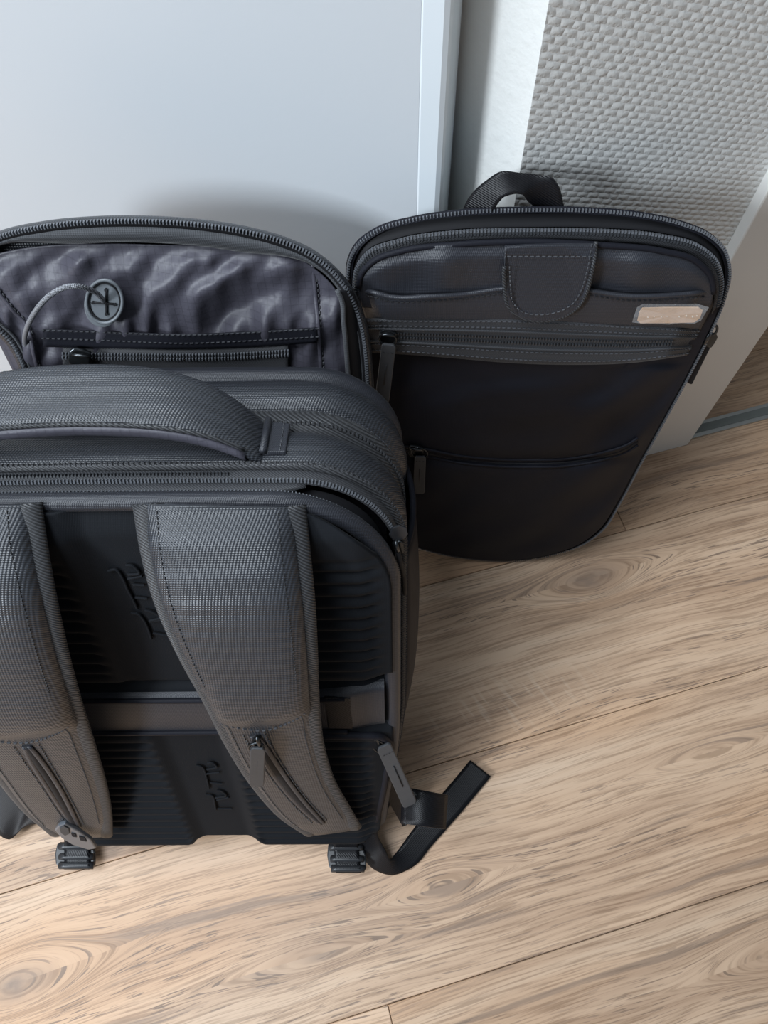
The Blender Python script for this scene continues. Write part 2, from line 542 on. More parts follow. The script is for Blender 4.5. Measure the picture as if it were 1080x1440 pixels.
def empty(name, fr, label, cat):
    o = bpy.data.objects.new(name, None)
    col.objects.link(o)
    o.empty_display_size = 0.05
    o.matrix_world = Matrix([[fr.U[i], fr.V[i], fr.W[i], fr.o[i]] for i in range(3)] + [[0, 0, 0, 1]])
    o['label'] = label
    o['category'] = cat
    return o

def structure(o, label, cat):
    o['kind'] = 'structure'
    o['label'] = label
    o['category'] = cat
    return o

def sstep(a, b, x):
    q = min(max((x - a) / (b - a), 0), 1)
    return q * q * (3 - 2 * q)

# ------------------------------------------------------------------ the setting
def e_(a, b, z=0.0):
    return E1 * a + E2 * b + np.array([0, 0, z])
RE = np.array([E1, E2, [0, 0, 1]]).T
floor = box('floor', e_(0.3, 0.05, -0.012), (4.4, 3.4, 0.008), 'subfloor', None, RE)
structure(floor, 'light oak board floor with long grain and knots', 'floor')
PW, PL = 0.187, 1.20
SEAM0 = -0.108
def plank_mesh(l, w):
    c, g0 = 0.0006, 0.00028
    x0, x1, y0, y1 = g0, l - g0, g0, w - g0
    vs = [(x0, y0, -0.008), (x1, y0, -0.008), (x1, y1, -0.008), (x0, y1, -0.008),
          (x0, y0, -c), (x1, y0, -c), (x1, y1, -c), (x0, y1, -c),
          (x0 + c, y0 + c, 0), (x1 - c, y0 + c, 0), (x1 - c, y1 - c, 0), (x0 + c, y1 - c, 0)]
    fs = [(8, 9, 10, 11)]
    for b in (0, 4):
        for i in range(4):
            fs.append((b + i, b + (i + 1) % 4, b + 4 + (i + 1) % 4, b + 4 + i))
    me = bpy.data.meshes.new('plank')
    me.from_pydata(vs, [], fs)
    me.materials.append(M['wood'])
    return me
full = plank_mesh(PL, PW)
def plank(a, b, me):
    o = bpy.data.objects.new('plank', me)
    col.objects.link(o)
    o.parent = floor
    o.location = tuple(e_(a, b))
    o.rotation_euler = (0, 0, A13)
starts = {-1: -0.0445, 0: -0.62, 1: -0.47, 2: 0.3465}
TH = 0.356                                  # the boards stop at the threshold strip
for k in range(-8, 3):
    y0 = SEAM0 + k * PW
    s = starts.get(k, random.uniform(-0.5, 0.5))
    me = full if k < 2 else plank_mesh(PL, TH + 0.008 - y0)
    for q in (-2, -1, 0, 1):
        plank(s + q * PL, y0, me)
y0 = TH + 0.008
for k in range(6):
    y1 = SEAM0 + (k + 3) * PW
    me = full if k else plank_mesh(PL, y1 - y0)
    for q in (-2, -1, 0, 1):
        plank(-0.45 + 0.37 * (k % 3) + q * PL, y0, me)
    y0 = y1

# wallpapered wall with its white casing and the doorway to its right
WY, X0, XC, X1 = 0.360, 0.1818, 0.3745, 0.4625
o = box('wall_back', e_((X0 + XC + 0.06) / 2, WY + 0.06, 1.2), (XC + 0.06 - X0, 0.12, 2.4), 'wallpaper', None, RE)
structure(o, 'grey wall with embossed woven wallpaper behind the slim bag', 'wall')
o = box('trim_1', e_((XC + X1) / 2, WY + 0.055, 1.2), (X1 - XC, 0.13, 2.4), 'casing', None, RE, bevel=0.0015)
structure(o, 'white painted door casing right of the wallpaper', 'door frame')
# neighbouring white wall strip, turned towards the door leaf
c0 = e_(X0, WY + 0.0005)
c1 = np.array([c0[0] - 0.20, c0[1] + 0.19, 0])
nn = nz([-(c1 - c0)[1], (c1 - c0)[0], 0])
if nn[1] < 0:
    nn = -nn
vs = [c0, c1, c1 + nn * 0.06, c0 + nn * 0.06]
vs = vs + [v + np.array([0, 0, 2.4]) for v in vs]
o = link('wall_left', vs, [(0, 1, 2, 3), (7, 6, 5, 4), (0, 4, 5, 1), (1, 5, 6, 2), (2, 6, 7, 3), (3, 7, 4, 0)], 'plaster', smooth=False)
structure(o, 'narrow white plaster wall strip between door leaf and wallpaper', 'wall')
# door leaf: flat panel with a lighter rounded edge strip
dd = nz([-1, 0.28, 0])
d0 = np.array([0.0480, 0.390, 0])
_r = ray(625, 200)                                # its upright edge as seen
dn = nz([dd[1], -dd[0], 0])
if dn[1] > 0:
    dn = -dn
tt_ = (d0 - CC).dot(dn) / _r.dot(dn)
d0 = CC + _r * tt_
d0[2] = 0
RD = np.array([dd, -dn, [0, 0, 1]]).T
EDGE = 0.016
o = box('door_1', d0 + dd * (EDGE + 0.45) - dn * 0.02 + np.array([0, 0, 1.05]), (0.90, 0.04, 2.08), 'door', None, RD)
structure(o, 'smooth pale grey door leaf behind the open backpack', 'door')
door = o
pr = [(0, 0.034), (0, 0.004), (0.0012, 0.0012), (0.004, -0.0004), (EDGE - 0.0012, -0.0004), (EDGE, 0.0002), (EDGE, 0.034)]
rings = [[d0 + dd * a - dn * b + np.array([0, 0, z]) for a, b in pr] for z in (0.01, 2.09)]
eo = loft('door_edge_strip', rings, 'door_edge', door, smooth=False)
# wall the door leaf stands in front of, going on to the left
wl0 = d0 + dd * (EDGE + 0.90) - dn * 0.05
RW_ = RD
o = box('wall_side', wl0 + dd * 0.80 + np.array([0, 0, 1.2]), (1.6, 0.10, 2.4), 'plaster', None, RW_)
structure(o, 'white plaster wall left of the grey door leaf', 'wall')
# metal threshold strip in the doorway
o = box('trim_2', e_(0.98, TH + 0.010, 0.0015), (1.04, 0.020, 0.003), 'steel', None, RE, bevel=0.0008)
structure(o, 'narrow steel threshold strip in the doorway', 'threshold')
box('inlay', e_(0.98, TH + 0.010, 0.0032), (1.04, 0.010, 0.001), 'steel_dark', o, RE)
o = box('wall_far', e_(0.5, 1.62, 1.2), (3.6, 0.1, 2.4), 'plaster', None, RE)
structure(o, 'white wall of the next room beyond the doorway', 'wall')

# ================================================================== TRAVEL BACKPACK
BP = empty('travel_backpack', F, 'large black canvas travel backpack with padded shoulder straps, front flap hanging open', 'backpack')

def hw(v):                                   # half width of the bag at height v
    return 0.1600 - 0.013 * sstep(0.20, 0.0, v)
def outline(inset=0.0, rt=0.060, rb=0.030, top=0.424, bot=0.0, n=14):
    H_, r1, r2 = 0.160 - inset, max(rt - inset, 0.004), max(rb - inset, 0.004)
    t_, b_ = top - inset, bot + inset
    P = []
    def seg(a, b, k):
        for i in range(k):
            q = i / k
            P.append((a[0] * (1 - q) + b[0] * q, a[1] * (1 - q) + b[1] * q))
    def arc(c, r, a0, a1, k):
        for i in range(k):
            a = math.radians(a0 + (a1 - a0) * i / k)
            P.append((c[0] + r * math.cos(a), c[1] + r * math.sin(a)))
    seg((0, b_), (H_ - r2, b_), n)
    arc((H_ - r2, b_ + r2), r2, -90, 0, n)
    seg((H_, b_ + r2), (H_, t_ - r1), 2 * n)
    arc((H_ - r1, t_ - r1), r1, 0, 90, n)
    seg((H_ - r1, t_), (-(H_ - r1), t_), 3 * n)
    arc((-(H_ - r1), t_ - r1), r1, 90, 180, n)
    seg((-H_, t_ - r1), (-H_, b_ + r2), 2 * n)
    arc((-(H_ - r2), b_ + r2), r2, 180, 270, n)
    seg((-(H_ - r2), b_), (0, b_), n)
    out = []
    for u, v in P:
        s = hw(v) / 0.160
        crown = 0.002 * (1 - (u / 0.16) ** 2) * sstep(0.3, 0.42, v)
        out.append((u * s, v + crown - 0.002))
    return np.array(out)
def ring3(w, inset, **kw):
    b = 0.006 * min(max(-w / 0.135, 0), 1)
    P = outline(inset, bot=b, top=0.424 - 0.006 * min(max(-w / 0.135, 0), 1), **kw)
    return np.column_stack([P, np.full(len(P), w)])
def out_normals(P):
    T = tangents(P, True)
    return np.column_stack([T[:, 1], -T[:, 0], np.zeros(len(T))])
def band(name, prof, mat, **kw):
    R = [ring3(w, i) for w, i in prof]
    fs = grid_faces(len(R), len(R[0]), False, True)
    fs = [f[::-1] for f in fs]
    return link(name, np.array(R).reshape(-1, 3), fs, mat, BP, **kw)
NB = 14
TOP = slice(NB * 2, NB * 9)                  # right side, over the top, left side

# shell, from the straps' side to the open front
band('compartment_lining', [(-0.001, 0.010), (-0.008, 0.012), (-0.016, 0.010)], 'black')
rim = ring3(-0.001, 0.0062, rt=0.074)
tube('back_rim', rim, 0.0056, 'canvas_fine', BP, nrm=(0, 0, 1), n=12, closed=True)
zl = ring3(-0.0055, 0.003, rt=0.076)
zt = link('lower_zipper_tape', np.array([ring3(-0.0035, 0.0055, rt=0.074), ring3(-0.0055, 0.0035, rt=0.075), ring3(-0.009, 0.005, rt=0.075)]).reshape(-1, 3), [f[::-1] for f in grid_faces(3, len(zl), False, True)], 'tape', BP)
on = out_normals(zl)
teeth(zl[TOP], on[TOP], zt, 'teeth_glint', 0.0020, 0.0024, 0.002)
ut = band('upper_zipper_tape', [(-0.0125, 0.0035), (-0.0135, 0.0012), (-0.0165, 0.0002), (-0.0220, 0.0)], 'tape')
zu = ring3(-0.0132, 0.001)
teeth(zu[TOP], out_normals(zu)[TOP], ut, 'teeth_glint', 0.0020, 0.0024, 0.002)
zu2 = ring3(-0.0172, -0.0004)
teeth(zu2[NB * 5 + 8:NB * 9], out_normals(zu2)[NB * 5 + 8:NB * 9], ut, 'teeth', 0.0020, 0.0030, 0.0014, name='coil')
# bridging tape where the zip is still shut (left of the gap)
br = [ring3(-0.0060, 0.0040, rt=0.072)[NB * 5 - 1:NB * 9], ring3(-0.0095, 0.0030)[NB * 5 - 1:NB * 9], ring3(-0.0132, 0.0022)[NB * 5 - 1:NB * 9]]
link('closed_zipper_tape', np.array(br).reshape(-1, 3), [f[::-1] for f in grid_faces(3, len(br[0]))], 'tape', BP, solid=0.0006)
pp = ring3(-0.0228, -0.0016)
pi = tube('piping', pp, 0.0025, 'twill', BP, nrm=(0, 0, 1), n=8, closed=True)
teeth(ring3(-0.0228, -0.0040)[TOP], out_normals(pp)[TOP], pi, 'tape', 0.0030, 0.0030, 0.0010, name='cord_twist')
band('side_gusset', [(-0.0228, 0.0), (-0.027, -0.0025), (-0.036, -0.0045), (-0.047, -0.0042), (-0.055, -0.0022), (-0.0575, 0.003)], 'canvas')
wb2 = band('expansion_zipper', [(-0.0575, 0.003), (-0.0595, -0.0005), (-0.066, -0.0032), (-0.074, -0.0032), (-0.080, -0.0008), (-0.083, 0.0045)], 'twill')
e2r = ring3(-0.0640, -0.0034)
teeth(e2r[TOP], out_normals(e2r)[TOP], wb2, 'tape', 0.0028, 0.0032, 0.0012)
e3r = ring3(-0.0775, -0.0030)
stitch(e3r[TOP], out_normals(e3r)[TOP], wb2)
band('front_gusset', [(-0.083, 0.0045), (-0.0855, 0.0), (-0.092, -0.0045), (-0.101, -0.0060), (-0.110, -0.0042), (-0.1160, 0.0), (-0.1185, 0.0055)], 'canvas')
rm_ = band('front_rim', [(-0.1185, 0.0055), (-0.1195, 0.0005), (-0.124, -0.0032), (-0.130, -0.0030), (-0.1345, 0.0005), (-0.1355, 0.004), (-0.130, 0.008), (-0.06, 0.010)], 'canvas_fine')
rr3 = ring3(-0.1345, 0.0012)
teeth(rr3[TOP], out_normals(rr3)[TOP], rm_, 'teeth_glint', 0.0020, 0.0024, 0.0022)
P = outline(0.009, bot=0.004)
link('inner_wall', np.vstack([np.column_stack([P, np.full(len(P), -0.060)]), [[0, 0.2, -0.060]]]), [(i, (i + 1) % len(P), len(P)) for i in range(len(P))][::-1], 'lining', BP)

# padded back panel with moulded ribs
def back_h(u, v):
    a = abs(u)
    w = 0.0005
    # side slope near the rim
    edge = min(hw(v) - 0.006 - a, 0.418 - v, v + 0.03)
    w += 0.006 * sstep(0, 0.022, edge)
    # upper pads
    inner = 0.022 + 0.012 * sstep(0.38, 0.24, v) * 0
    up = sstep(inner - 0.004, inner + 0.012, a) * sstep(0.255 - 0.14 * (0.12 - a) * 0, 0.262, v)
    lo = sstep(inner - 0.004, inner + 0.012, a) * sstep(0.196, 0.184, v)
    pad = max(up, lo)
    w += 0.006 * pad
    if v > 0.25:
        rib = sstep(0.032, 0.046, a) * sstep(0.150, 0.140, a) * sstep(0.264, 0.272, v) * sstep(0.385, 0.372, v)
        q = ((v - 0.262) / 0.0112) % 1.0
        w -= 0.0034 * rib * (1 - abs(2 * q - 1)) ** 1.4
    elif v < 0.2:
        rib = sstep(0.028, 0.036, a) * sstep(0.140, 0.130, a) * sstep(0.184, 0.176, v)
        q = (v / 0.0122) % 1.0
        w -= 0.0034 * rib * max(0, 1 - abs(2 * q - 1) * 1.5) ** 0.8
    # seams above and below the middle
    w -= 0.004 * math.exp(-((v - 0.249) / 0.004) ** 2)
    return w
rows = []
NV, NU = 330, 150
for j in range(NV):
    v = -0.007 + (0.416 + 0.007) * j / (NV - 1)
    vv = max(v, 0.001)
    h_ = hw(vv) - 0.006
    rt = 0.070
    if v > 0.418 - rt:
        h_ -= rt - math.sqrt(max(rt * rt - (v - (0.418 - rt)) ** 2, 0))
    if v < 0.02:
        h_ -= 0.02 - math.sqrt(max(0.02 ** 2 - (0.02 - vv) ** 2, 0))
    row = []
    for i in range(NU):
        u = h_ * (2 * i / (NU - 1) - 1)
        vo = v
        if v < 0.02:                       # notch under the middle channel
            vo = v + 0.010 * sstep(0.036, 0.026, abs(u)) * (1 - v / 0.02) * 0.9
        row.append((u, vo, back_h(u, v)))
    rows.append(row)
bpnl = grid('back_panel', rows, 'mesh', BP, solid=0.003)

# embossed emblem, twice, running up the middle channel
def emboss(lines, h):
    vs_all, fs_all = [], []
    for ln in lines:
        P = np.array([f_(px, py, h) for px, py in spl(ln, 4 * len(ln))])
        T = tangents(P)
        for i in range(len(P)):
            side = np.cross(T[i], FN)
            for a in np.linspace(0, 2 * math.pi, 6, endpoint=False):
                vs_all.append(P[i] + side * 0.0010 * math.cos(a) + FN * 0.0009 * math.sin(a))
        b = len(vs_all) - 6 * len(P)
        fs_all += [tuple(b + x for x in f) for f in grid_faces(len(P), 6, False, True)]
    return link('embossed_emblem', vs_all, fs_all, 'mesh', bpnl)
emboss([[(152, 803), (163, 801), (172, 812), (180, 830), (188, 845), (193, 856)], [(184, 862), (195, 864), (203, 873), (209, 886), (213, 898)],
        [(177, 795), (185, 795), (196, 806), (180, 808)], [(180, 814), (200, 810)], [(187, 822), (203, 823)], [(190, 840), (207, 842)],
        [(203, 858), (213, 860), (226, 868), (210, 873)], [(210, 874), (230, 871)], [(215, 890), (238, 894)]], 0.0078)
emboss([[(276, 1076), (284, 1078), (290, 1092), (294, 1109)], [(289, 1117), (299, 1119), (302, 1130), (304, 1139)],
        [(292, 1073), (298, 1072), (305, 1078), (291, 1082)], [(290, 1088), (309, 1086)], [(295, 1100), (312, 1102)],
        [(305, 1111), (311, 1112), (318, 1118), (303, 1122)], [(305, 1125), (322, 1121)], [(306, 1137), (326, 1137)]], 0.0078)

# luggage band across the middle
rows = []
for j, (v, w) in enumerate([(0.189, 0.004), (0.1905, 0.0098), (0.196, 0.0108), (0.218, 0.0116), (0.234, 0.0112), (0.2395, 0.0098), (0.241, 0.004)]):
    rows.append([(u, v + 0.012 * sstep(0.07, 0.15, abs(u)) * 0.4, w - 0.004 * sstep(0.12, 0.148, abs(u))) for u in np.linspace(-0.148, 0.148, 60)])
lb = grid('luggage_band', rows, 'canvas_fine', BP)
for v in (0.1935, 0.2365):
    pth = np.array([(u, v, 0.0112) for u in np.linspace(-0.12, 0.12, 60)])
    tube('band_edge', pth, 0.0022, 'smooth', lb, nrm=FN, n=6)
# webbing stub beside the right strap
slab('webbing_stub', [(0.106, 0.199, 0.0105), (0.124, 0.197, 0.010), (0.124, 0.238, 0.010), (0.106, 0.240, 0.0105)], FN, 0.0016, 'web', BP)
# lower corner piping over the lower pad
pth = spl([(0.100, 0.190, 0.012), (0.125, 0.188, 0.0115), (0.143, 0.184, 0.0095), (0.150, 0.170, 0.006), (0.148, 0.12, 0.005), (0.143, 0.07, 0.005), (0.138, 0.03, 0.004)], 50)
for s in (1, -1):
    q = pth.copy()
    q[:, 0] *= s
    tube('pocket_piping', q, 0.0032, 'smooth', BP, nrm=FN, n=8)

# ------------------------------------------------------------------ shoulder straps
def strap(L, Rr, W, thick, pad_end, name_mirror=False):
    """L, Rr: drawn edges top to bottom; W: how far the strap stands off the panel"""
    n = 70
    Lp, Rp, Ws = spl(L, n), spl(Rr, n), spl([(i, w) for i, w in enumerate(W)], n)[:, 1]
    A = np.array([f_(*Lp[i], Ws[i]) for i in range(n)])
    B = np.array([f_(*Rp[i], Ws[i]) for i in range(n)])
    C_ = (A + B) / 2
    T = tangents(C_)
    rings, nrms = [], []
    m_ = 22
    for i in range(n):
        h = (B[i] - A[i]) / 2
        nn = np.cross(h, T[i])
        nn /= np.linalg.norm(nn)
        if nn[2] < 0:
            nn = -nn
        nrms.append(nn)
        q = i / (n - 1)
        th = thick * (1 - 0.55 * sstep(pad_end - 0.03, pad_end + 0.03, q)) * (1 - 0.5 * sstep(0.93, 1.0, q)) * (0.62 + 0.38 * sstep(0, 0.12, q))
        if pad_end - 0.13 < q < pad_end + 0.02:
            th *= 1 + 0.16 * math.sin(math.pi * (q - pad_end + 0.13) / 0.15)
        r_ = []
        for k in range(m_):
            a = 2 * math.pi * k / m_
            cx, sy = math.cos(a), math.sin(a)
            x = math.copysign(abs(cx) ** 0.55, cx)
            y = math.copysign(abs(sy) ** 0.75, sy)
            r_.append(C_[i] + h * x + nn * th * (y * 0.5 if y < 0 else y))
        rings.append(r_)
    body = loft('shoulder_strap', rings, 'canvas', BP)
    nrms = np.array(nrms)
    tn = np.array(nrms)
    def across(q, f, lift=0.0):
        fi = min(max(q, 0.0), 1.0) * (n - 1)
        i0 = min(int(fi), n - 2)
        fr_ = fi - i0
        lp = lambda X: X[i0] * (1 - fr_) + X[i0 + 1] * fr_
        Ai, Bi, ni = lp(A), lp(B), lp(nrms)
        h = (Bi - Ai) / 2
        top = thick * (1 - 0.55 * sstep(pad_end - 0.03, pad_end + 0.03, q)) * (1 - 0.5 * sstep(0.93, 1.0, q)) * (0.62 + 0.38 * sstep(0, 0.12, q))
        s_ = min(abs(f), 0.999)
        return (Ai + Bi) / 2 + h * f + ni * (top * max(0.0, 1 - s_ ** 3.6) ** 0.42 + lift), ni
    return body, A, B, nrms, across
def strap_binding(body, E, nrms, inward, r):
    n = len(E)
    rr = np.array([r * (1 - 0.30 * i / n) for i in range(n)])
    tube('edge_binding', E + inward, rr, 'twill', body, nrm=nrms, n=12, flat=0.50)

RL = [(203, 708), (212, 770), (232, 850), (262, 920), (296, 985), (325, 1045), (362, 1105), (402, 1150), (434, 1172)]
RRt = [(413, 712), (420, 770), (429, 850), (434, 920), (438, 985), (446, 1045), (462, 1095), (487, 1138), (502, 1163)]
RW = [0.004, 0.018, 0.030, 0.037, 0.041, 0.041, 0.036, 0.028, 0.020]
LL = [(-205, 716), (-175, 780), (-140, 850), (-105, 920), (-68, 985), (-32, 1045), (0, 1090), (42, 1142), (76, 1172)]
LR = [(42, 708), (52, 770), (68, 850), (85, 920), (104, 985), (124, 1045), (140, 1095), (150, 1142), (152, 1174)]
LW = [0.004, 0.018, 0.030, 0.037, 0.041, 0.041, 0.036, 0.028, 0.020]
straps = []
for L_, R_, W_, pe in ((RL, RRt, RW, 0.60), (LL, LR, LW, 0.645)):
    body, A, B, nr, across = strap(L_, R_, W_, 0.0125, pe)
    inw = (B - A)
    inw = inw / np.linalg.norm(inw, axis=1)[:, None]
    strap_binding(body, A, nr, inw * 0.002, 0.0088)
    strap_binding(body, B, nr, -inw * 0.002, 0.0088)
    for f in (-0.80, 0.80):
        pth, nn = [], []
        for q in np.linspace(0.02, 0.95, 90):
            p, n_ = across(q, f, 0.0006)
            pth.append(p); nn.append(n_)
        stitch(np.array(pth), np.array(nn), body, 'thread_dark', 0.0028, 0.0005, 0.0006)
    # curved seam where the padding ends
    pth, nn = [], []
    for f in np.linspace(-0.86, 0.86, 30):
        p, n_ = across(pe + 0.035 - 0.055 * f * f, f, 0.0006)
        pth.append(p); nn.append(n_)
    stitch(np.array(pth), np.array(nn), body, 'thread', 0.0040, 0.0010, 0.0009)
    straps.append((body, across, pe))

def plate_px(name, fn, pts, h, thick, mat, parent, nrm, **kw):
    return slab(name, [fn(px, py, h) for px, py in pts], nrm, thick, mat, parent, **kw)
def pull_tab(name, fn, a, b, wpx, h, nrm, parent, mat='rubber', thick=0.0022, marks=True, h2=None):
    """rounded leather zipper pull from pixel a to pixel b"""
    a, b = np.array(a, float), np.array(b, float)
    h2 = h if h2 is None else h2
    d = (b - a) / np.linalg.norm(b - a)
    s = np.array([-d[1], d[0]])
    L_ = np.linalg.norm(b - a)
    pts = []
    r = wpx / 2
    for ang in np.linspace(0, 90, 4):
        c_ = math.radians(ang)
        pts.append((L_ - r * 0.45 + r * 0.45 * math.sin(c_), -(r * 0.55 + r * 0.45 * math.cos(c_))))
    for ang in np.linspace(90, 0, 4):
        c_ = math.radians(ang)
        pts.append((L_ - r * 0.45 + r * 0.45 * math.sin(c_), (r * 0.55 + r * 0.45 * math.cos(c_))))
    pts += [(r * 0.3, r), (0, r * 0.7), (0, -r * 0.7), (r * 0.3, -r)]
    P3 = []
    for x, y in pts:
        q = a + d * x + s * y
        P3.append(fn(q[0], q[1], h + (h2 - h) * x / L_))
    o = slab(name, P3, nrm, thick, mat, parent, bevel=0.0006)
    if marks:
        def on(x, y, e=0.0002):
            q = a + d * x + s * y
            return np.array(fn(q[0], q[1], h + (h2 - h) * x / L_ + thick + e))
        stitch(np.array([on(L_ * 0.17, -r * 0.6), on(L_ * 0.17, r * 0.6)]), nrm, o, 'thread_dark', 0.0022, 0.0006, 0.0004)
        tube('embossed_mark', np.array([on(L_ * 0.38, 0), on(L_ * 0.72, 0)]), 0.00045, 'thread_dark', o, nrm=nrm, n=5)
    return o
def slider(fn, c, ang, h, nrm, parent, s=1.0, mat='gun'):
    """zipper slider: body with rounded nose, bridge and wire ring"""
    c = np.array(c, float)
    d = np.array([math.cos(math.radians(ang)), math.sin(math.radians(ang))])
    e = np.array([-d[1], d[0]])
    def q(x, y, hh):
        p = c + (d * x + e * y) * s
        return np.array(fn(p[0], p[1], hh))
    out = [(-9, -4), (-6, -7), (2, -6.5), (9, -5), (9, 5), (2, 6.5), (-6, 7), (-9, 4)]
    o = slab('zipper_slider', [q(x, y, h) for x, y in out], nrm, 0.0030, mat, parent, bevel=0.0008)
    br = [q(-7, 0, h + 0.003), q(-5, 0, h + 0.0058), q(1, 0, h + 0.0066), q(6, 0, h + 0.0056), q(7, 0, h + 0.003)]
    tube('slider_bridge', spl(br, 14), 0.0013, mat, o, nrm=q(0, 5, h) - q(0, -5, h), n=6)
    return o
def wire_ring(fn, c, rx, ry, ang, h, parent, nrm, mat='gun', r=0.0008):
    c = np.array(c, float)
    d = np.array([math.cos(math.radians(ang)), math.sin(math.radians(ang))])
    e = np.array([-d[1], d[0]])
    C3 = np.array(fn(c[0], c[1], h))
    a = np.array(fn(*(c + d * rx), h)) - C3
    b = np.array(fn(*(c + e * ry), h)) - C3
    return ring('pull_ring', C3, a, b, r, mat, parent)

# pocket slits in the straps
def slit(strap_t, q0, q1, f0, f1, wide):
    body, across, pe = strap_t
    for nm, off, mat, r in (('zipper_welt', -wide, 'canvas_fine', 0.0020), ('zipper_welt', wide, 'canvas_fine', 0.0020), ('zipper_coil', 0.0, 'black', 0.0030)):
        pth, nn = [], []
        for q in np.linspace(q0, q1, 40):
            x = (q - q0) / (q1 - q0)
            k = math.sin(math.pi * min(max(x, 0.02), 0.98)) ** 0.35
            p, n_ = across(q, f0 + (f1 - f0) * x + off * k, 0.0006 if mat != 'black' else 0.0001)
            pth.append(p); nn.append(n_)
        tube(nm, np.array(pth), r, mat, body, nrm=np.array(nn), n=8, flat=0.55)
    for off in (-wide * 1.9, wide * 1.9):
        pth, nn = [], []
        for q in np.linspace(q0, q1 - 0.01, 40):
            x = (q - q0) / (q1 - q0)
            p, n_ = across(q, f0 + (f1 - f0) * x + off, 0.0006)
            pth.append(p); nn.append(n_)
        stitch(np.array(pth), np.array(nn), body, 'thread_dark')
slit(straps[0], 0.645, 0.945, -0.30, 0.10, 0.13)
slit(straps[1], 0.69, 0.955, -0.02, 0.15, 0.12)
sb = straps[0][0]
slider(f_, (363, 1042), 75, 0.052, FN, sb, 0.95)
wire_ring(f_, (361, 1051), 11, 6, 0, 0.0565, sb, FN)
pull_tab('zipper_pull', f_, (363, 1049), (361, 1103), 21, 0.0570, FN, sb, h2=0.050)
sb = straps[1][0]
o = plate_px('zipper_slider', f_, [(79, 1161), (84, 1155), (93, 1152), (112, 1163), (129, 1175), (137, 1187), (126, 1189), (104, 1182), (88, 1172)], 0.030, 0.004, 'slider_grey', sb, FN, bevel=0.0010)
plate_px('slider_window', f_, [(111, 1175), (119, 1177), (122, 1183), (113, 1181)], 0.0342, 0.0004, 'black', o, FN, bevel=0.0)
plate_px('slider_window', f_, [(100, 1171), (106, 1172), (108, 1177), (102, 1176)], 0.0342, 0.0004, 'black', o, FN, bevel=0.0)
plate_px('slider_knob', f_, [(84, 1164), (90, 1160), (97, 1164), (98, 1171), (92, 1174), (86, 1170)], 0.0342, 0.0010, 'rubber', o, FN, bevel=0.0003)

# ladder-lock buckles and webbing under the straps
def buckle(parent, c, wpx, hpx, z0, tilt=0.0):
    """plastic ladder lock lying against the floor, front edge drawn around c"""
    cx, cy = c
    def q(x, y, z):
        return fl_(cx + x * wpx + tilt * y * hpx, cy + y * hpx, z)
    o = slab('strap_buckle', [q(-0.46, -0.5, z0), (q(0.44, -0.5, z0)), q(0.52, -0.1, z0), q(0.5, 0.36, z0), q(0.38, 0.5, z0), q(-0.36, 0.5, z0), q(-0.5, 0.3, z0), q(-0.52, -0.1, z0)], FLOORN, 0.005, 'plastic', parent, bevel=0.0012)
    for y, zz, r in ((-0.40, 0.0065, 0.0036), (0.02, 0.0060, 0.0030), (0.36, 0.0050, 0.0034)):
        tube('buckle_bar', np.array([q(-0.44, y, z0 + zz), q(-0.3, y, z0 + zz + 0.001), q(0.3, y, z0 + zz + 0.001), q(0.44, y, z0 + zz)]), r, 'plastic', o, nrm=FLOORN, n=8)
    grid('threaded_webbing', [[q(x, y, z0 + zz) for x in np.linspace(-0.33, 0.33, 8)] for y, zz in ((0.52, 0.006), (0.36, 0.0095), (0.2, 0.0072), (0.0, 0.0102), (-0.2, 0.0075), (-0.4, 0.0112), (-0.62, 0.020), (-0.9, 0.036), (-1.1, 0.044))], 'web', o, solid=0.0014)
    return o
buckle(straps[0][0], (488, 1207), 52, 40, 0.010, 0.10)
buckle(straps[1][0], (108, 1204), 54, 36, 0.010, 0.0)

def ribbon(name, pairs, mat, parent, n=40, thick=0.0014):
    """webbing between two drawn edges; each entry (x, y, z, x, y, z) on the two edges, z above the floor"""
    S = spl(pairs, n)
    A = np.array([fl_(*p[:3]) for p in S])
    B = np.array([fl_(*p[3:]) for p in S])
    rows = [[a * (1 - q) + b * q for q in np.linspace(0, 1, 7)] for a, b in zip(A, B)]
    return grid(name, rows, mat, parent, solid=thick)
ribbon('adjuster_webbing', [(500, 1172, 0.035, 536, 1150, 0.05), (506, 1186, 0.016, 531, 1172, 0.038), (512, 1205, 0.004, 536, 1184, 0.030), (528, 1222, 0.0025, 543, 1197, 0.024), (552, 1229, 0.0025, 548, 1208, 0.016), (578, 1220, 0.0025, 556, 1200, 0.008), (606, 1190, 0.0025, 578, 1170, 0.004), (632, 1161, 0.0025, 602, 1139, 0.0025), (662, 1126, 0.0025, 632, 1104, 0.0025), (690, 1092, 0.0035, 661, 1069, 0.0035)], 'web', BP, 70)
ribbon('adjuster_webbing', [(536, 1116, 0.055, 556, 1104, 0.055), (524, 1140, 0.040, 549, 1130, 0.050), (512, 1160, 0.028, 540, 1150, 0.040), (500, 1184, 0.018, 524, 1180, 0.022)], 'web', BP, 24)
ribbon('adjuster_webbing', [(-44, 1098, 0.030, -26, 1050, 0.050), (-10, 1150, 0.018, 12, 1092, 0.045), (4, 1176, 0.010, 26, 1122, 0.035), (18, 1178, 0.008, 38, 1140, 0.030), (34, 1163, 0.020, 46, 1142, 0.036), (64, 1156, 0.032, 64, 1138, 0.046), (90, 1158, 0.034, 90, 1138, 0.048)], 'web', BP, 30)

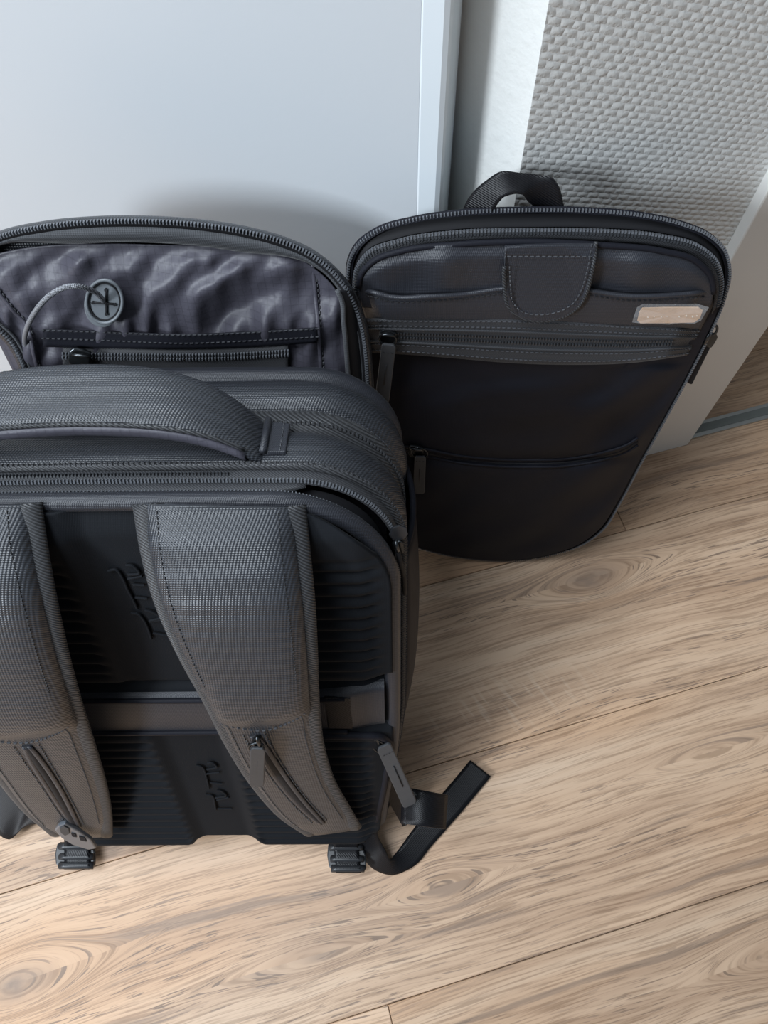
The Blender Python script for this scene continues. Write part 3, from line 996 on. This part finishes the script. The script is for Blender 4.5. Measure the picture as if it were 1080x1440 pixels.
# compression tab and long leather pull at the lower right corner
slab('webbing_tab', [f_(px, py, -0.012) for px, py in [(531, 1062), (552, 1092), (575, 1130), (572, 1158), (566, 1160), (548, 1128), (535, 1100)]], FN, 0.002, 'web', BP)
rows = []
for j in range(8):
    y = j / 7
    rows.append([f_(566 + 64 * x - 3 * y, 1106 + 12 * x + 52 * y - 4 * x * y, 0.000 + 0.006 * math.sin(math.pi * x * 0.9) + 0.026 * y) for x in np.linspace(0, 1, 14)])
grid('webbing_tab', rows[::-1], 'web', BP, solid=0.0016)
stitch(np.array([f_(569, 1108, 0.004), f_(570, 1158, 0.030)]), nz([0, 0.6, 0.8]), BP, 'thread')
slider(f_, (531, 1041), 70, 0.003, FN, BP, 1.0)
wire_ring(f_, (533, 1050), 12, 7, 40, 0.010, BP, FN)
pull_tab('zipper_pull', f_, (539, 1046), (577, 1130), 21, 0.010, FN, BP, h2=0.018)

# slider, cord garage and side pocket at the upper right corner
slab('zipper_garage', [f_(px, py, -0.012) for px, py in [(546, 752), (550, 741), (560, 737), (570, 741), (572, 750), (566, 757), (552, 760)]], nz([0.3, 0.5, 0.8]), 0.003, 'plastic', BP, bevel=0.0006)
slider(f_, (558, 768), 78, -0.010, nz([0.6, 0.2, 0.7]), BP, 1.0)
tube('pull_cord', [f_(px, py, h) for px, py, h in spl([(559, 772, -0.006), (563, 790, -0.006), (567, 806, -0.012), (569, 830, -0.02), (567, 850, -0.03)], 24)], 0.0016, 'black', BP, nrm=FN)
rows = []
for j in range(18):
    y = j / 17
    v = 0.352 - 0.26 * y
    bul = 0.011 * math.sin(math.pi * min(1, 0.12 + y * 0.95)) ** 0.6
    rows.append([(hw(v) + 0.003 + bul * math.sin(math.pi * x) ** 0.7, v, -0.026 - 0.085 * x) for x in np.linspace(0, 1, 14)])
sp = grid('side_pocket', rows, 'smooth', BP, solid=0.001)
tube('pocket_hem', np.array(rows[0]), 0.0022, 'smooth', sp, nrm=(0, 1, 0))

# ------------------------------------------------------------------ top handle
rows = []
HN = 60
ring_pts = []
HH = 0.102
HC = -0.020
for i in range(HN):
    u = HC - HH + 2 * HH * i / (HN - 1)
    x = abs(u - HC) / HH
    v = 0.420 + 0.036 * (1 - x ** 3.2) ** 0.9
    wc = -0.046 + 0.004 * x
    wid = 0.0205 - 0.004 * x ** 3
    th = 0.0075 - 0.003 * x ** 3
    tilt = 0.50 * (1 - x ** 3)                      # leans its top face towards the straps
    ca, sa = math.cos(tilt), math.sin(tilt)
    r_ = []
    for k in range(20):
        a = 2 * math.pi * k / 20
        cx, sy = math.cos(a), math.sin(a)
        px_ = math.copysign(abs(cx) ** 0.6, cx) * wid
        py_ = math.copysign(abs(sy) ** 0.8, sy) * th
        r_.append((u, v + py_ * ca - px_ * sa, wc + px_ * ca + py_ * sa))
    ring_pts.append(r_)
hd = loft('top_handle', ring_pts, 'canvas', BP)
# soft inner face and its edge seam
under, seam = [], []
for i in range(3, HN - 3):
    r_ = np.array(ring_pts[i])
    under.append([r_[k % 20] + np.array([0, -0.0010, 0.0014]) for k in (22, 21, 20, 19, 18, 17, 16, 15, 14, 13)])
    seam.append(r_[2] + np.array([0, 0.0004, 0.0008]))
grid('handle_lining', under, 'lining', hd, solid=0.001)
tube('handle_seam', np.array(seam), 0.0012, 'twill', hd, nrm=(0, 0.5, 0.8))
for s in (-1, 1):
    xo = HC if s < 0 else 0.0
    a0, a1 = s * 0.080 + 2 * xo, s * 0.094 + 2 * xo
    an = slab('handle_anchor', [(a0, 0.4252, -0.030), (a1, 0.4249, -0.031), (a1, 0.4249, -0.058), (a0, 0.4252, -0.060)], (0, 1, 0), 0.0030, 'canvas_fine', hd, bevel=0.0008)
    tube('anchor_fold', np.array([(a0 + s * 0.001, 0.4287, -0.030), (a0 + s * 0.001, 0.4292, -0.060)]), 0.0024, 'canvas_fine', an, nrm=(0, 1, 0))
    stitch(np.array([(a1 - s * 0.0035, 0.4284, -0.033), (a1 - s * 0.0035, 0.4284, -0.057)]), (0, 1, 0), an)

# ------------------------------------------------------------------ open front flap
ZO = [(60, 620), (38, 528), (16, 482), (-30, 440), (-60, 404), (-55, 374), (-35, 352), (0, 334), (60, 320), (130, 313), (200, 312), (280, 317), (350, 328), (400, 342), (440, 361), (470, 386), (492, 416), (507, 456), (514, 500), (517, 545), (520, 620)]
Z = spl(ZO, 150)
zc3 = np.array([k_(x, y, 0.004) for x, y in Z])
cen = np.array([250, 500.0])
def inset_px(P, d):
    T = tangents(P)
    N_ = np.column_stack([T[:, 1], -T[:, 0]])       # outward on screen
    return P - N_ * np.broadcast_to(np.array(d, float), (len(P),))[:, None]
# outer shell: behind the teeth, a little larger
shell = []
for d, h in ((2, 0.002), (-3, 0.0025), (-7, -0.002), (-9, -0.008), (-8, -0.013)):
    Q = inset_px(Z, d)
    shell.append([k_(x, y, h) for x, y in Q])
bk = [k_(x * 0.96 + cen[0] * 0.04, y * 0.96 + cen[1] * 0.04, -0.014) for x, y in Z]
shell.append(bk)
R = np.array(shell)
fs = grid_faces(R.shape[0], R.shape[1])
fs.append(tuple(range((R.shape[0] - 1) * R.shape[1], R.shape[0] * R.shape[1])))
flap = link('front_flap', R.reshape(-1, 3), fs, 'canvas', BP)
teeth(zc3, KN, flap, 'teeth_glint', 0.0021, 0.0030, 0.0022)
tapeo = [[k_(x, y, 0.0030) for x, y in inset_px(Z, d)] for d in (-3, 2, 7)]
grid('zipper_tape', tapeo[::-1], 'black', flap, solid=0.001)
# grey inner binding: wide over the top, narrow at the sides
Zi = inset_px(Z, 5)
wide = np.array([4 + 20 * sstep(-30, 120, x) * sstep(470, 330, x) * (1 if y < 420 else 0.3) for x, y in Z])
Zj = inset_px(Z, 5 + wide)
grid('inner_binding', [[k_(x, y, 0.0005) for x, y in Zj], [k_(x, y, 0.0035) for x, y in (Zi + Zj) / 2], [k_(x, y, 0.0028) for x, y in Zi]], 'binding', flap, solid=0.001)
# crumpled lining
def lin_h(px, py):
    n_ = mnoise.noise(Vector((px * 0.012, py * 0.016, 3.1))) * 0.0075
    n_ += mnoise.noise(Vector((px * 0.022 + py * 0.018, py * 0.010 - px * 0.006, 7.7))) * 0.0065
    n_ += mnoise.noise(Vector((px * 0.05, py * 0.03, 1.7))) * 0.0018
    # pleats gathering above the pocket seam
    g_m = math.exp(-((py - 470) / 34) ** 2)
    n_ += g_m * 0.0022 * math.sin(px * 0.16 + 1.5 * math.sin(px * 0.03))
    n_ -= 0.008 * math.exp(-((px - 340) / 40) ** 2 - ((py - 430 + (px - 340) * 0.6) / 22) ** 2)
    n_ += 0.007 * math.exp(-((px - 300) / 60) ** 2 - ((py - 400 + (px - 300) * 0.55) / 18) ** 2)
    return n_
top_l = [(-52, 384), (-30, 366), (0, 356), (60, 346), (150, 343), (250, 345), (340, 346), (400, 352), (440, 376), (468, 402), (486, 432)]
bot_l = [(58, 600), (75, 600), (100, 600), (150, 600), (200, 600), (260, 600), (320, 600), (390, 600), (440, 600), (470, 600), (500, 600)]
def lh(s, t_, px, py):
    e = sstep(0, 0.10, t_) * sstep(0, 0.06, s) * sstep(1, 0.94, s)
    return -0.0035 + lin_h(px, py) * e + 0.003 * e
ln = ruled('lining', k_, top_l, bot_l, lh, 'lining', flap, 150, 110, solid=0.0008)
def on_lin(px, py, up=0.001):
    return k_(px, py, -0.0005 + lin_h(px, py) + up)
# side seams of the lining
for pts in ([(440, 372), (444, 420), (448, 470), (451, 520), (453, 560)], [(-4, 408), (14, 432), (36, 456), (48, 500), (58, 540)]):
    S = spl(pts, 60)
    P3 = np.array([on_lin(x, y, 0.001) for x, y in S])
    tube('lining_seam', P3, 0.0016, 'lining', ln, nrm=KN, n=6, flat=0.6)
    stitch(np.array([on_lin(x + 4, y, 0.001) for x, y in S]), KN, ln)
# pocket side hem on the right
S = spl([(474, 408), (481, 424), (483, 450), (486, 480), (489, 520), (492, 560)], 40)
tube('gusset_hem', np.array([k_(x, y, 0.012) for x, y in S]), 0.0016, 'binding', ln, nrm=KN, n=6)
grid('gusset', [[k_(x, y, 0.011) for x, y in S], [k_(x + 10, y, 0.006) for x, y in S], [k_(x + 22, y, 0.002) for x, y in S]], 'black', ln, solid=0.0008)
# zipped inner pocket
tp = [(60, 463), (150, 466), (260, 470), (360, 466), (446, 461)]
bt = [(60, 488), (150, 490), (260, 491), (360, 488), (446, 482)]
zp_h = lambda s, t_, px, py: 0.0042 + 0.0015 * math.sin(px * 0.03)
zt1 = ruled('pocket_tape', k_, tp, bt, zp_h, 'smooth', ln, 60, 6, solid=0.0008)
for dy in (1.5, 13):
    S = spl([(x, y + dy) for x, y in tp], 80)
    stitch(np.array([k_(x, y, zp_h(0, 0, x, y) + 0.0006) for x, y in S]), KN, zt1)
tp2 = [(88, 489), (150, 490), (260, 491), (360, 488), (405, 485)]
bt2 = [(88, 530), (150, 532), (260, 532), (360, 528), (405, 524)]
zt2 = ruled('pocket_zipper', k_, tp2, bt2, lambda s, t_, px, py: zp_h(0, 0, px, py) - 0.0012, 'tape', ln, 60, 6, solid=0.0008)
for dy in (9, 14.5):
    S = spl([(x, y + dy) for x, y in tp2], 80)
    teeth(np.array([k_(x, y, zp_h(0, 0, x, y) + 0.0002) for x, y in S]), KN, zt2, 'teeth_glint', 0.0022, 0.0022, 0.0016)
slider(k_, (113, 500), 8, 0.006, KN, zt2, 1.7)
# cable port: rubber disc with a cross slot, and the braided cable
gc = np.array([147.0, 424.0])
def disc_px(r, h, n=36):
    return [k_(gc[0] + 26.0 * r * math.cos(a), gc[1] + 31.0 * r * math.sin(a), h) for a in np.linspace(0, 2 * math.pi, n, endpoint=False)]
GH = 0.0115
dsc = slab('cable_port', disc_px(1.0, GH - 0.006), KN, 0.0055, 'disc', flap, bevel=0.0010)
P3 = np.array(disc_px(0.97, GH + 0.0002))
tube('port_rim', P3, 0.0011, 'disc', dsc, nrm=KN, n=8, closed=True)
P3 = np.array(disc_px(0.84, GH - 0.0002))
tube('port_groove', P3, 0.0006, 'black', dsc, nrm=KN, n=6, closed=True)
for a, b in (((-16, 1), (15, 4)), ((2, -17), (3, 17))):
    tube('port_slot', np.array([k_(gc[0] + a[0] * (1 - q) + b[0] * q, gc[1] + a[1] * (1 - q) + b[1] * q, GH - 0.0002) for q in np.linspace(0, 1, 6)]), 0.0009, 'black', dsc, nrm=KN, n=6)
    for e in (a, b):
        slab('slot_end', [k_(gc[0] + e[0] + 2.3 * math.cos(x), gc[1] + e[1] + 2.3 * math.sin(x), GH - 0.0004) for x in np.linspace(0, 2 * math.pi, 8, endpoint=False)], KN, 0.001, 'black', dsc, bevel=0.0)
cp = spl([(147, 427, GH - 0.008), (144, 421, GH + 0.003), (134, 411, 0.022), (118, 404, 0.030), (96, 403, 0.034), (72, 414, 0.033), (52, 435, 0.028), (40, 456, 0.020), (35, 473, 0.010), (36, 492, -0.002)], 60)
tube('charging_cable', np.array([k_(*p) for p in cp]), 0.0017, 'cable', flap, nrm=KN, n=10)
# hinge gusset joining flap and bag at the bottom
rows = [[(u, 0.010, -0.134) for u in np.linspace(-0.120, 0.130, 10)], [(u, 0.022, -0.146) for u in np.linspace(-0.115, 0.128, 10)], [F.loc(K.pt(u, 0.06, -0.006)) for u in np.linspace(-0.110, 0.126, 10)]]
grid('hinge_gusset', rows, 'canvas_fine', BP, solid=0.002)
# lower rest of the flap down to the hinge, behind the bag
low = [k_(60, 620, -0.004), k_(520, 620, -0.004)]
rows = []
for q in np.linspace(0, 1, 10):
    a = low[0] * (1 - q) + np.array(F.loc(K.pt(-0.112, 0.02, -0.006))) * q
    b = low[1] * (1 - q) + np.array(F.loc(K.pt(0.126, 0.02, -0.006))) * q
    rows.append([a * (1 - x) + b * x for x in np.linspace(0, 1, 12)])
grid('flap_base', rows[::-1], 'canvas_fine', flap, solid=0.012)

# ================================================================== SLIM BAG
SB = empty('slim_bag', G, 'slim black bag with horizontal zip pockets and beige name plate, propped against the wallpapered wall', 'bag')
O1 = [(487, 392), (489, 368), (500, 345), (530, 322), (580, 307), (650, 297), (740, 293), (830, 294), (900, 300), (960, 313), (1000, 330), (1022, 352), (1029, 382), (1021, 422), (1001, 470), (976, 520), (941, 585), (905, 650), (872, 712), (852, 744), (822, 767), (780, 782), (720, 791), (660, 788), (610, 779), (572, 766), (548, 744), (534, 690), (520, 610), (505, 520), (494, 450)]
S1 = spl(O1, 200, True)
c1 = np.array([745.0, 520.0])
def shrink(P, d):
    T = tangents(P, True)
    return P + np.column_stack([-T[:, 1], T[:, 0]]) * d
def g_ring(P, h):
    return [g_(x, y, h) for x, y in P]
rings = [g_ring(shrink(S1, 5), -0.001), g_ring(S1, -0.0035), g_ring(shrink(S1, -1), -0.014), g_ring(S1, -0.028), g_ring(shrink(S1, 6), -0.038), g_ring(shrink(S1, 20), -0.042)]
# depth behind the outline is taken straight back, so keep u, v of the front edge
base_uv = np.array(g_ring(S1, 0.0))
def uv_inset(d):
    T = tangents(base_uv[:, :2], True)
    n_ = np.column_stack([T[:, 1], -T[:, 0]])
    ctr = base_uv[:, :2].mean(0)
    sgn = 1 if np.mean(np.sum(n_ * (base_uv[:, :2] - ctr), 1)) > 0 else -1
    return base_uv[:, :2] - sgn * n_ * d
rings = []
for d, w in ((0.004, -0.0005), (0.0, -0.0025), (-0.0008, -0.006), (-0.0005, -0.012), (0.003, -0.017), (0.010, -0.019)):
    p = uv_inset(d)
    drop = np.array([0.95 * max(-w - 0.002, 0) * sstep(0.30, 0.46, q[1]) for q in p])
    p[:, 1] -= drop
    rings.append(np.column_stack([p, np.full(len(p), w)]))
R = np.array(rings)
fs = grid_faces(R.shape[0], R.shape[1], False, True)
fs.append(tuple(range((R.shape[0] - 1) * R.shape[1], R.shape[0] * R.shape[1])))
shell2 = link('rear_shell', R.reshape(-1, 3), fs, 'smooth', SB)
idx = [i for i in range(200) if S1[i][1] < 560]
def run(P, cond):
    """longest contiguous run of a closed curve meeting a condition"""
    n = len(P)
    ok = [cond(p) for p in P]
    st = next(i for i in range(n) if ok[i] and not ok[i - 1])
    out = []
    i = st
    while ok[i % n] and len(out) < n:
        out.append(P[i % n]); i += 1
    return np.array(out)
top1 = run(S1, lambda p: p[1] < 520)
teeth(np.array([g_(x, y, -0.0012) for x, y in shrink(S1, 2.5)])[[i for i in range(200)]], nz([0, 0.3, 1]), shell2, 'teeth_glint', 0.0022, 0.0026, 0.0022)
# front panel, drooping a little from the open zip
O2 = [(497, 400), (500, 376), (515, 354), (560, 336), (640, 324), (740, 321), (850, 322), (930, 329), (985, 344), (1008, 363), (1017, 392), (1012, 426), (994, 470), (969, 520), (934, 585), (898, 650), (866, 710), (846, 741), (817, 764), (777, 779), (720, 788), (660, 785), (612, 776), (576, 763), (553, 741), (541, 690), (528, 610), (514, 520), (503, 450)]
S2 = spl(O2, 220, True)
def face_h(px, py):
    """relief of the slim bag's front cloth"""
    h = 0.0
    h += 0.0035 * mnoise.noise(Vector((px * 0.008, py * 0.010, 2.2))) * (1 if py > 560 else sstep(515, 560, py))
    if py > 515:
        h += 0.0055 * math.exp(-((px - 700) / 120) ** 2 - ((py - 565) / 36) ** 2) * sstep(515, 550, py)
        h -= 0.004 * math.exp(-((py - 640 - 8 * math.sin((px - 560) / 110)) / 7) ** 2)
        h += 0.0030 * math.sin((px * 0.55 + py * 0.9) * 0.085) * sstep(800, 900, px + (py - 520) * 0.4)
        h += 0.004 * mnoise.noise(Vector((px * 0.016 + py * 0.012, py * 0.02, 5.0))) * sstep(660, 760, py)
        h += 0.0022 * mnoise.noise(Vector((px * 0.012, py * 0.03 + px * 0.006, 9.0))) * sstep(515, 550, py)
    return h
rings = []
RN = 46
for j in range(RN):
    k = 1 - j / (RN - 1)
    dome = 0.0125 * (1 - k ** 3.2)
    r_ = []
    for x, y in S2:
        X, Y = c1[0] + (x - c1[0]) * k, c1[1] + (y - c1[1]) * k
        r_.append(g_(X, Y, 0.0012 + dome + face_h(X, Y) * sstep(1.0, 0.9, k)))
    rings.append(r_)
R = np.array(rings)
front = link('front_panel', R.reshape(-1, 3), grid_faces(RN, len(S2), False, True), 'smooth', SB)
def dome_h(px, py):
    """height of the front panel at a pixel"""
    d = np.array([px, py]) - c1
    ang = np.arctan2(S2[:, 1] - c1[1], S2[:, 0] - c1[0])
    a = math.atan2(d[1], d[0])
    i = int(np.argmin(np.abs(np.angle(np.exp(1j * (ang - a))))))
    k = min(np.linalg.norm(d) / np.linalg.norm(S2[i] - c1), 1.0)
    return 0.0012 + 0.0125 * (1 - k ** 3.2) + face_h(px, py) * sstep(1.0, 0.9, k)
def gd(px, py, up=0.0):
    return g_(px, py, dome_h(px, py) + up)
# inner zipper edge: tape and teeth over the top
top2 = run(S2, lambda p: p[1] < 425)
mid_i = np.argsort(top2[:, 0])
t2 = top2 if top2[0, 0] < top2[-1, 0] else top2[::-1]
tpz = grid('zipper_tape', [[g_(x, y, 0.0042) for x, y in t2], [g_(x + (c1[0] - x) * 0.02, y + 9, 0.0065) for x, y in t2], [g_(x + (c1[0] - x) * 0.045, y + 19, 0.0072) for x, y in t2]][::-1], 'tape', SB, solid=0.001)
teeth(np.array([g_(x + (c1[0] - x) * 0.004, y + 3, 0.0052) for x, y in t2]), nz([0, 0.5, 1]), tpz, 'teeth_glint', 0.0022, 0.0026, 0.0018)
teeth(np.array([g_(x + (c1[0] - x) * 0.012, y + 8, 0.0068) for x, y in t2]), nz([0, 0.5, 1]), tpz, 'teeth', 0.0022, 0.0024, 0.0010, name='coil')
# fluffy inner edge between the two zips
grid('inner_binding', [[g_(x, y - 2, 0.001) for x, y in t2], [g_(x, y - 10, -0.003) for x, y in t2], [g_(x + (x - c1[0]) * 0.012, y - 20, -0.004) for x, y in t2]], 'black', SB, solid=0.001)
# upper pocket: back cloth, then the proud pocket front with its gaping hem
O3 = [(504, 404), (508, 385), (524, 368), (565, 353), (640, 344), (740, 340), (850, 345), (930, 353), (980, 368), (1000, 390), (1004, 412)]
O3b = [(508, 432), (530, 434), (560, 436), (610, 436), (660, 436), (740, 436), (820, 438), (880, 440), (940, 440), (985, 438), (1000, 430)]
def up_h(s, t_, px, py):
    h = 0.0118 + 0.004 * sstep(0, 0.25, t_) * sstep(0, 0.1, s) * sstep(1, 0.9, s)
    h -= 0.0028 * math.exp(-((px - 575) / 34) ** 2 - ((py - 402) / 26) ** 2)
    h -= 0.0018 * math.exp(-((px - 856) / 30) ** 2 - ((py - 395) / 34) ** 2)
    h += 0.004 * math.exp(-((px - 625) / 28) ** 2 - ((py - 380) / 40) ** 2)
    h += 0.0035 * math.exp(-((px - 900) / 30) ** 2 - ((py - 385) / 30) ** 2)
    return h
up = ruled('upper_panel', g_, O3, O3b, up_h, 'canvas_fine', SB, 100, 24, solid=0.001)
S = spl(O3, 80)
tube('panel_edge', np.array([g_(x, y, 0.0118) for x, y in S]), 0.0020, 'smooth', up, nrm=FN, n=8)
hem = [(499, 406), (520, 410), (555, 418), (600, 417), (650, 414), (707, 406), (770, 402), (832, 409), (870, 415), (920, 416), (965, 413), (1014, 408)]
hemb = [(514, 452), (535, 452), (565, 452), (610, 452), (655, 453), (707, 453), (770, 455), (832, 458), (870, 460), (920, 462), (955, 464), (984, 466)]
def hem_h(s, t_, px, py):
    g0 = 0.0045 * (math.exp(-((px - 600) / 50) ** 2) + 0.8 * math.exp(-((px - 900) / 60) ** 2))
    e = sstep(0, 0.06, s) * sstep(1, 0.92, s)
    return 0.004 + (0.0130 + g0 * (1 - t_)) * e + 0.0012 * math.sin(math.pi * t_)
pf = ruled('pocket_front', g_, hem, hemb, hem_h, 'canvas_fine', SB, 90, 10, solid=0.0016)
S = spl(hem, 90)
tube('pocket_hem', np.array([g_(x, y, hem_h(i / 89, 0, x, y)) for i, (x, y) in enumerate(S)]), 0.0016, 'canvas_fine', pf, nrm=FN, n=8)
S = spl([(x, y + 7) for x, y in hem], 90)
stitch(np.array([g_(x, y, hem_h(i / 89, 0.2, x, y) + 0.0007) for i, (x, y) in enumerate(S)])[2:-3], FN, pf, 'thread_dark')
# zip pocket across the chest
zt_t = [(511, 449), (560, 449), (640, 449), (710, 449), (803, 453), (891, 458), (984, 464)]
zt_b = [(519, 496), (560, 498), (640, 504), (710, 510), (803, 513), (891, 510), (966, 500)]
def zh(s, t_, px, py):
    e = (0.45 + 0.55 * sstep(0, 0.06, s)) * sstep(1, 0.93, s)
    return 0.0045 + 0.0128 * e - 0.0016 * math.exp(-((t_ - 0.48) / 0.16) ** 2)
zp = ruled('zipper_panel', g_, zt_t, zt_b, zh, 'tape', SB, 90, 14, solid=0.0012)
def on_zp(tq, up, s0=0.0, s1=1.0, n=90):
    A_, B_ = spl(zt_t, n), spl(zt_b, n)
    out = []
    for i in range(n):
        s = i / (n - 1)
        if s0 <= s <= s1:
            p = A_[i] * (1 - tq) + B_[i] * tq
            out.append(g_(p[0], p[1], zh(s, tq, *p) + up))
    return np.array(out)
for q in (0.06, 0.20, 0.74, 0.92):
    stitch(on_zp(q, 0.0006), FN, zp, 'thread')
for q in (0.42, 0.54):
    teeth(on_zp(q, 0.0008, 0.07, 0.94), FN, zp, 'teeth', 0.0022, 0.0026, 0.0014)
# tape overlap seams
tube('tape_fold', on_zp(0.28, 0.0004), 0.0010, 'tape', zp, nrm=FN, n=6)
tube('tape_fold', on_zp(0.66, 0.0004), 0.0010, 'tape', zp, nrm=FN, n=6)
slider(g_, (545, 471), 5, 0.0165, FN, SB, 1.35)
wire_ring(g_, (545, 477), 12, 8, 10, 0.0215, SB, FN, r=0.0009)
pull_tab('zipper_pull', g_, (547, 482), (537, 564), 20, 0.0225, FN, SB, h2=0.0240)
# lower welt pocket
wl = [(560, 626), (600, 632), (640, 640), (700, 646), (740, 647), (800, 645), (850, 636), (885, 624), (897, 616)]
S = spl(wl, 80)
tube('lower_welt', np.array([gd(x, y, 0.0010) for x, y in S]), 0.0016, 'smooth', SB, nrm=FN, n=6, flat=0.7)
tube('lower_zipper', np.array([gd(x, y + 5, -0.0002) for x, y in S]), 0.0014, 'black', SB, nrm=FN, n=6, flat=0.6)
tube('lower_welt', np.array([gd(x, y + 10, 0.0006) for x, y in S]), 0.0014, 'smooth', SB, nrm=FN, n=6, flat=0.7)
slider(g_, (585, 632), 5, dome_h(585, 632) + 0.001, FN, SB, 1.15)
wire_ring(g_, (590, 637), 11, 7, 10, dome_h(590, 637) + 0.006, SB, FN, r=0.0008)
pull_tab('zipper_pull', g_, (591, 640), (589, 692), 16, dome_h(590, 660) + 0.0045, FN, SB)
# leather-like tab over the pocket opening
tabp = [(709, 344), (740, 342), (790, 341), (838, 341), (836, 362), (832, 385), (826, 408), (814, 430), (796, 443), (770, 450), (748, 450), (728, 444), (715, 430), (710, 405), (709, 375)]
TH0 = 0.0192
tb = slab('pocket_tab', [g_(x, y, TH0 - 0.006 * sstep(380, 342, y)) for x, y in tabp], FN, 0.0028, 'canvas_fine', SB, bevel=0.0008)
def tab_in(d):
    P = np.array(tabp, float)
    c_ = np.array([772, 395.0])
    return P + (c_ - P) / np.linalg.norm(c_ - P, axis=1)[:, None] * d
T_ = tab_in(8)[3:]
S = spl(list(T_), 120)
stitch(np.array([g_(x, y, TH0 - 0.006 * sstep(380, 342, y) + 0.0031) for x, y in S]), FN, tb, 'thread', 0.0036)
stitch(np.array([g_(x, 361, TH0 - 0.0005) for x in np.linspace(716, 830, 20)]), FN, tb, 'thread', 0.0036)
S = spl(list(np.array(tabp, float)[3:]) , 120)
tube('tab_edge', np.array([g_(x, y, TH0 - 0.006 * sstep(380, 342, y) + 0.0016) for x, y in S]), 0.0014, 'twill', tb, nrm=FN, n=6)
# name plate under crinkled film
NH = 0.0195
npl = slab('name_plate', [g_(x, y, NH) for x, y in [(903, 431), (940, 431), (982, 431), (988, 435), (984, 446), (976, 452), (940, 453), (900, 453), (896, 450), (899, 437)]], FN, 0.0012, 'plate', SB, bevel=0.0003, label='beige metal name plate under crinkled clear film')
for x, y, r in ((911, 446, 0.9), (920, 445, 0.7), (930, 445, 0.8), (938, 445, 0.6), (955, 445, 1.1), (965, 444, 1.2), (974, 445, 1.3), (980, 444, 0.9)):
    slab('worn_letter', [g_(x + r * math.cos(a), y + r * math.sin(a), NH + 0.0012) for a in np.linspace(0, 2 * math.pi, 7, endpoint=False)], FN, 0.0002, 'speck', npl, bevel=0.0)
fo = [(889, 453), (891, 446), (896, 432), (903, 428), (940, 428), (980, 427), (997, 432), (992, 440), (986, 450), (976, 455), (958, 454), (940, 456), (920, 455), (905, 455)]
fp = [g_(x, y, NH + 0.0016 + 0.0008 * math.sin(i * 2.1)) for i, (x, y) in enumerate(fo)]
ctr = np.mean(fp, axis=0)
link('film', fp + [ctr], [(i, (i + 1) % len(fp), len(fp)) for i in range(len(fp))], 'film', npl, smooth=False, solid=0.0002)
# side zip slider and pull on the right edge
slider(g_, (994, 476), 115, -0.006, nz([0.8, 0.1, 0.5]), SB, 1.2)
wire_ring(g_, (1003, 464), 7, 5, 120, -0.004, SB, nz([0.8, 0.1, 0.5]), r=0.0010)
pull_tab('zipper_pull', g_, (992, 482), (965, 537), 11, -0.008, nz([0.6, 0.1, 0.7]), SB, 'black', marks=False)
# webbing carry loop on the top edge
pairs = [(650, 297, 692, 297), (655, 285, 697, 290), (668, 267, 706, 279), (686, 252, 713, 275), (704, 241, 722, 273), (732, 243, 731, 272), (758, 246, 738, 276), (774, 249, 743, 284), (785, 264, 752, 291), (793, 297, 764, 298)]
S = spl(pairs, 50)
rows = []
for i, p in enumerate(S):
    q = i / 49
    ha, hb = -0.010, -0.001
    if q > 0.6:
        ha += 0.007 * sstep(0.6, 0.9, q)
        hb -= 0.008 * sstep(0.6, 0.9, q)
    a, b = np.array(g_(p[0], p[1], ha)), np.array(g_(p[2], p[3], hb))
    rows.append([a * (1 - x) + b * x for x in np.linspace(0, 1, 8)])
grid('carry_loop', rows, 'web', SB, solid=0.0016)
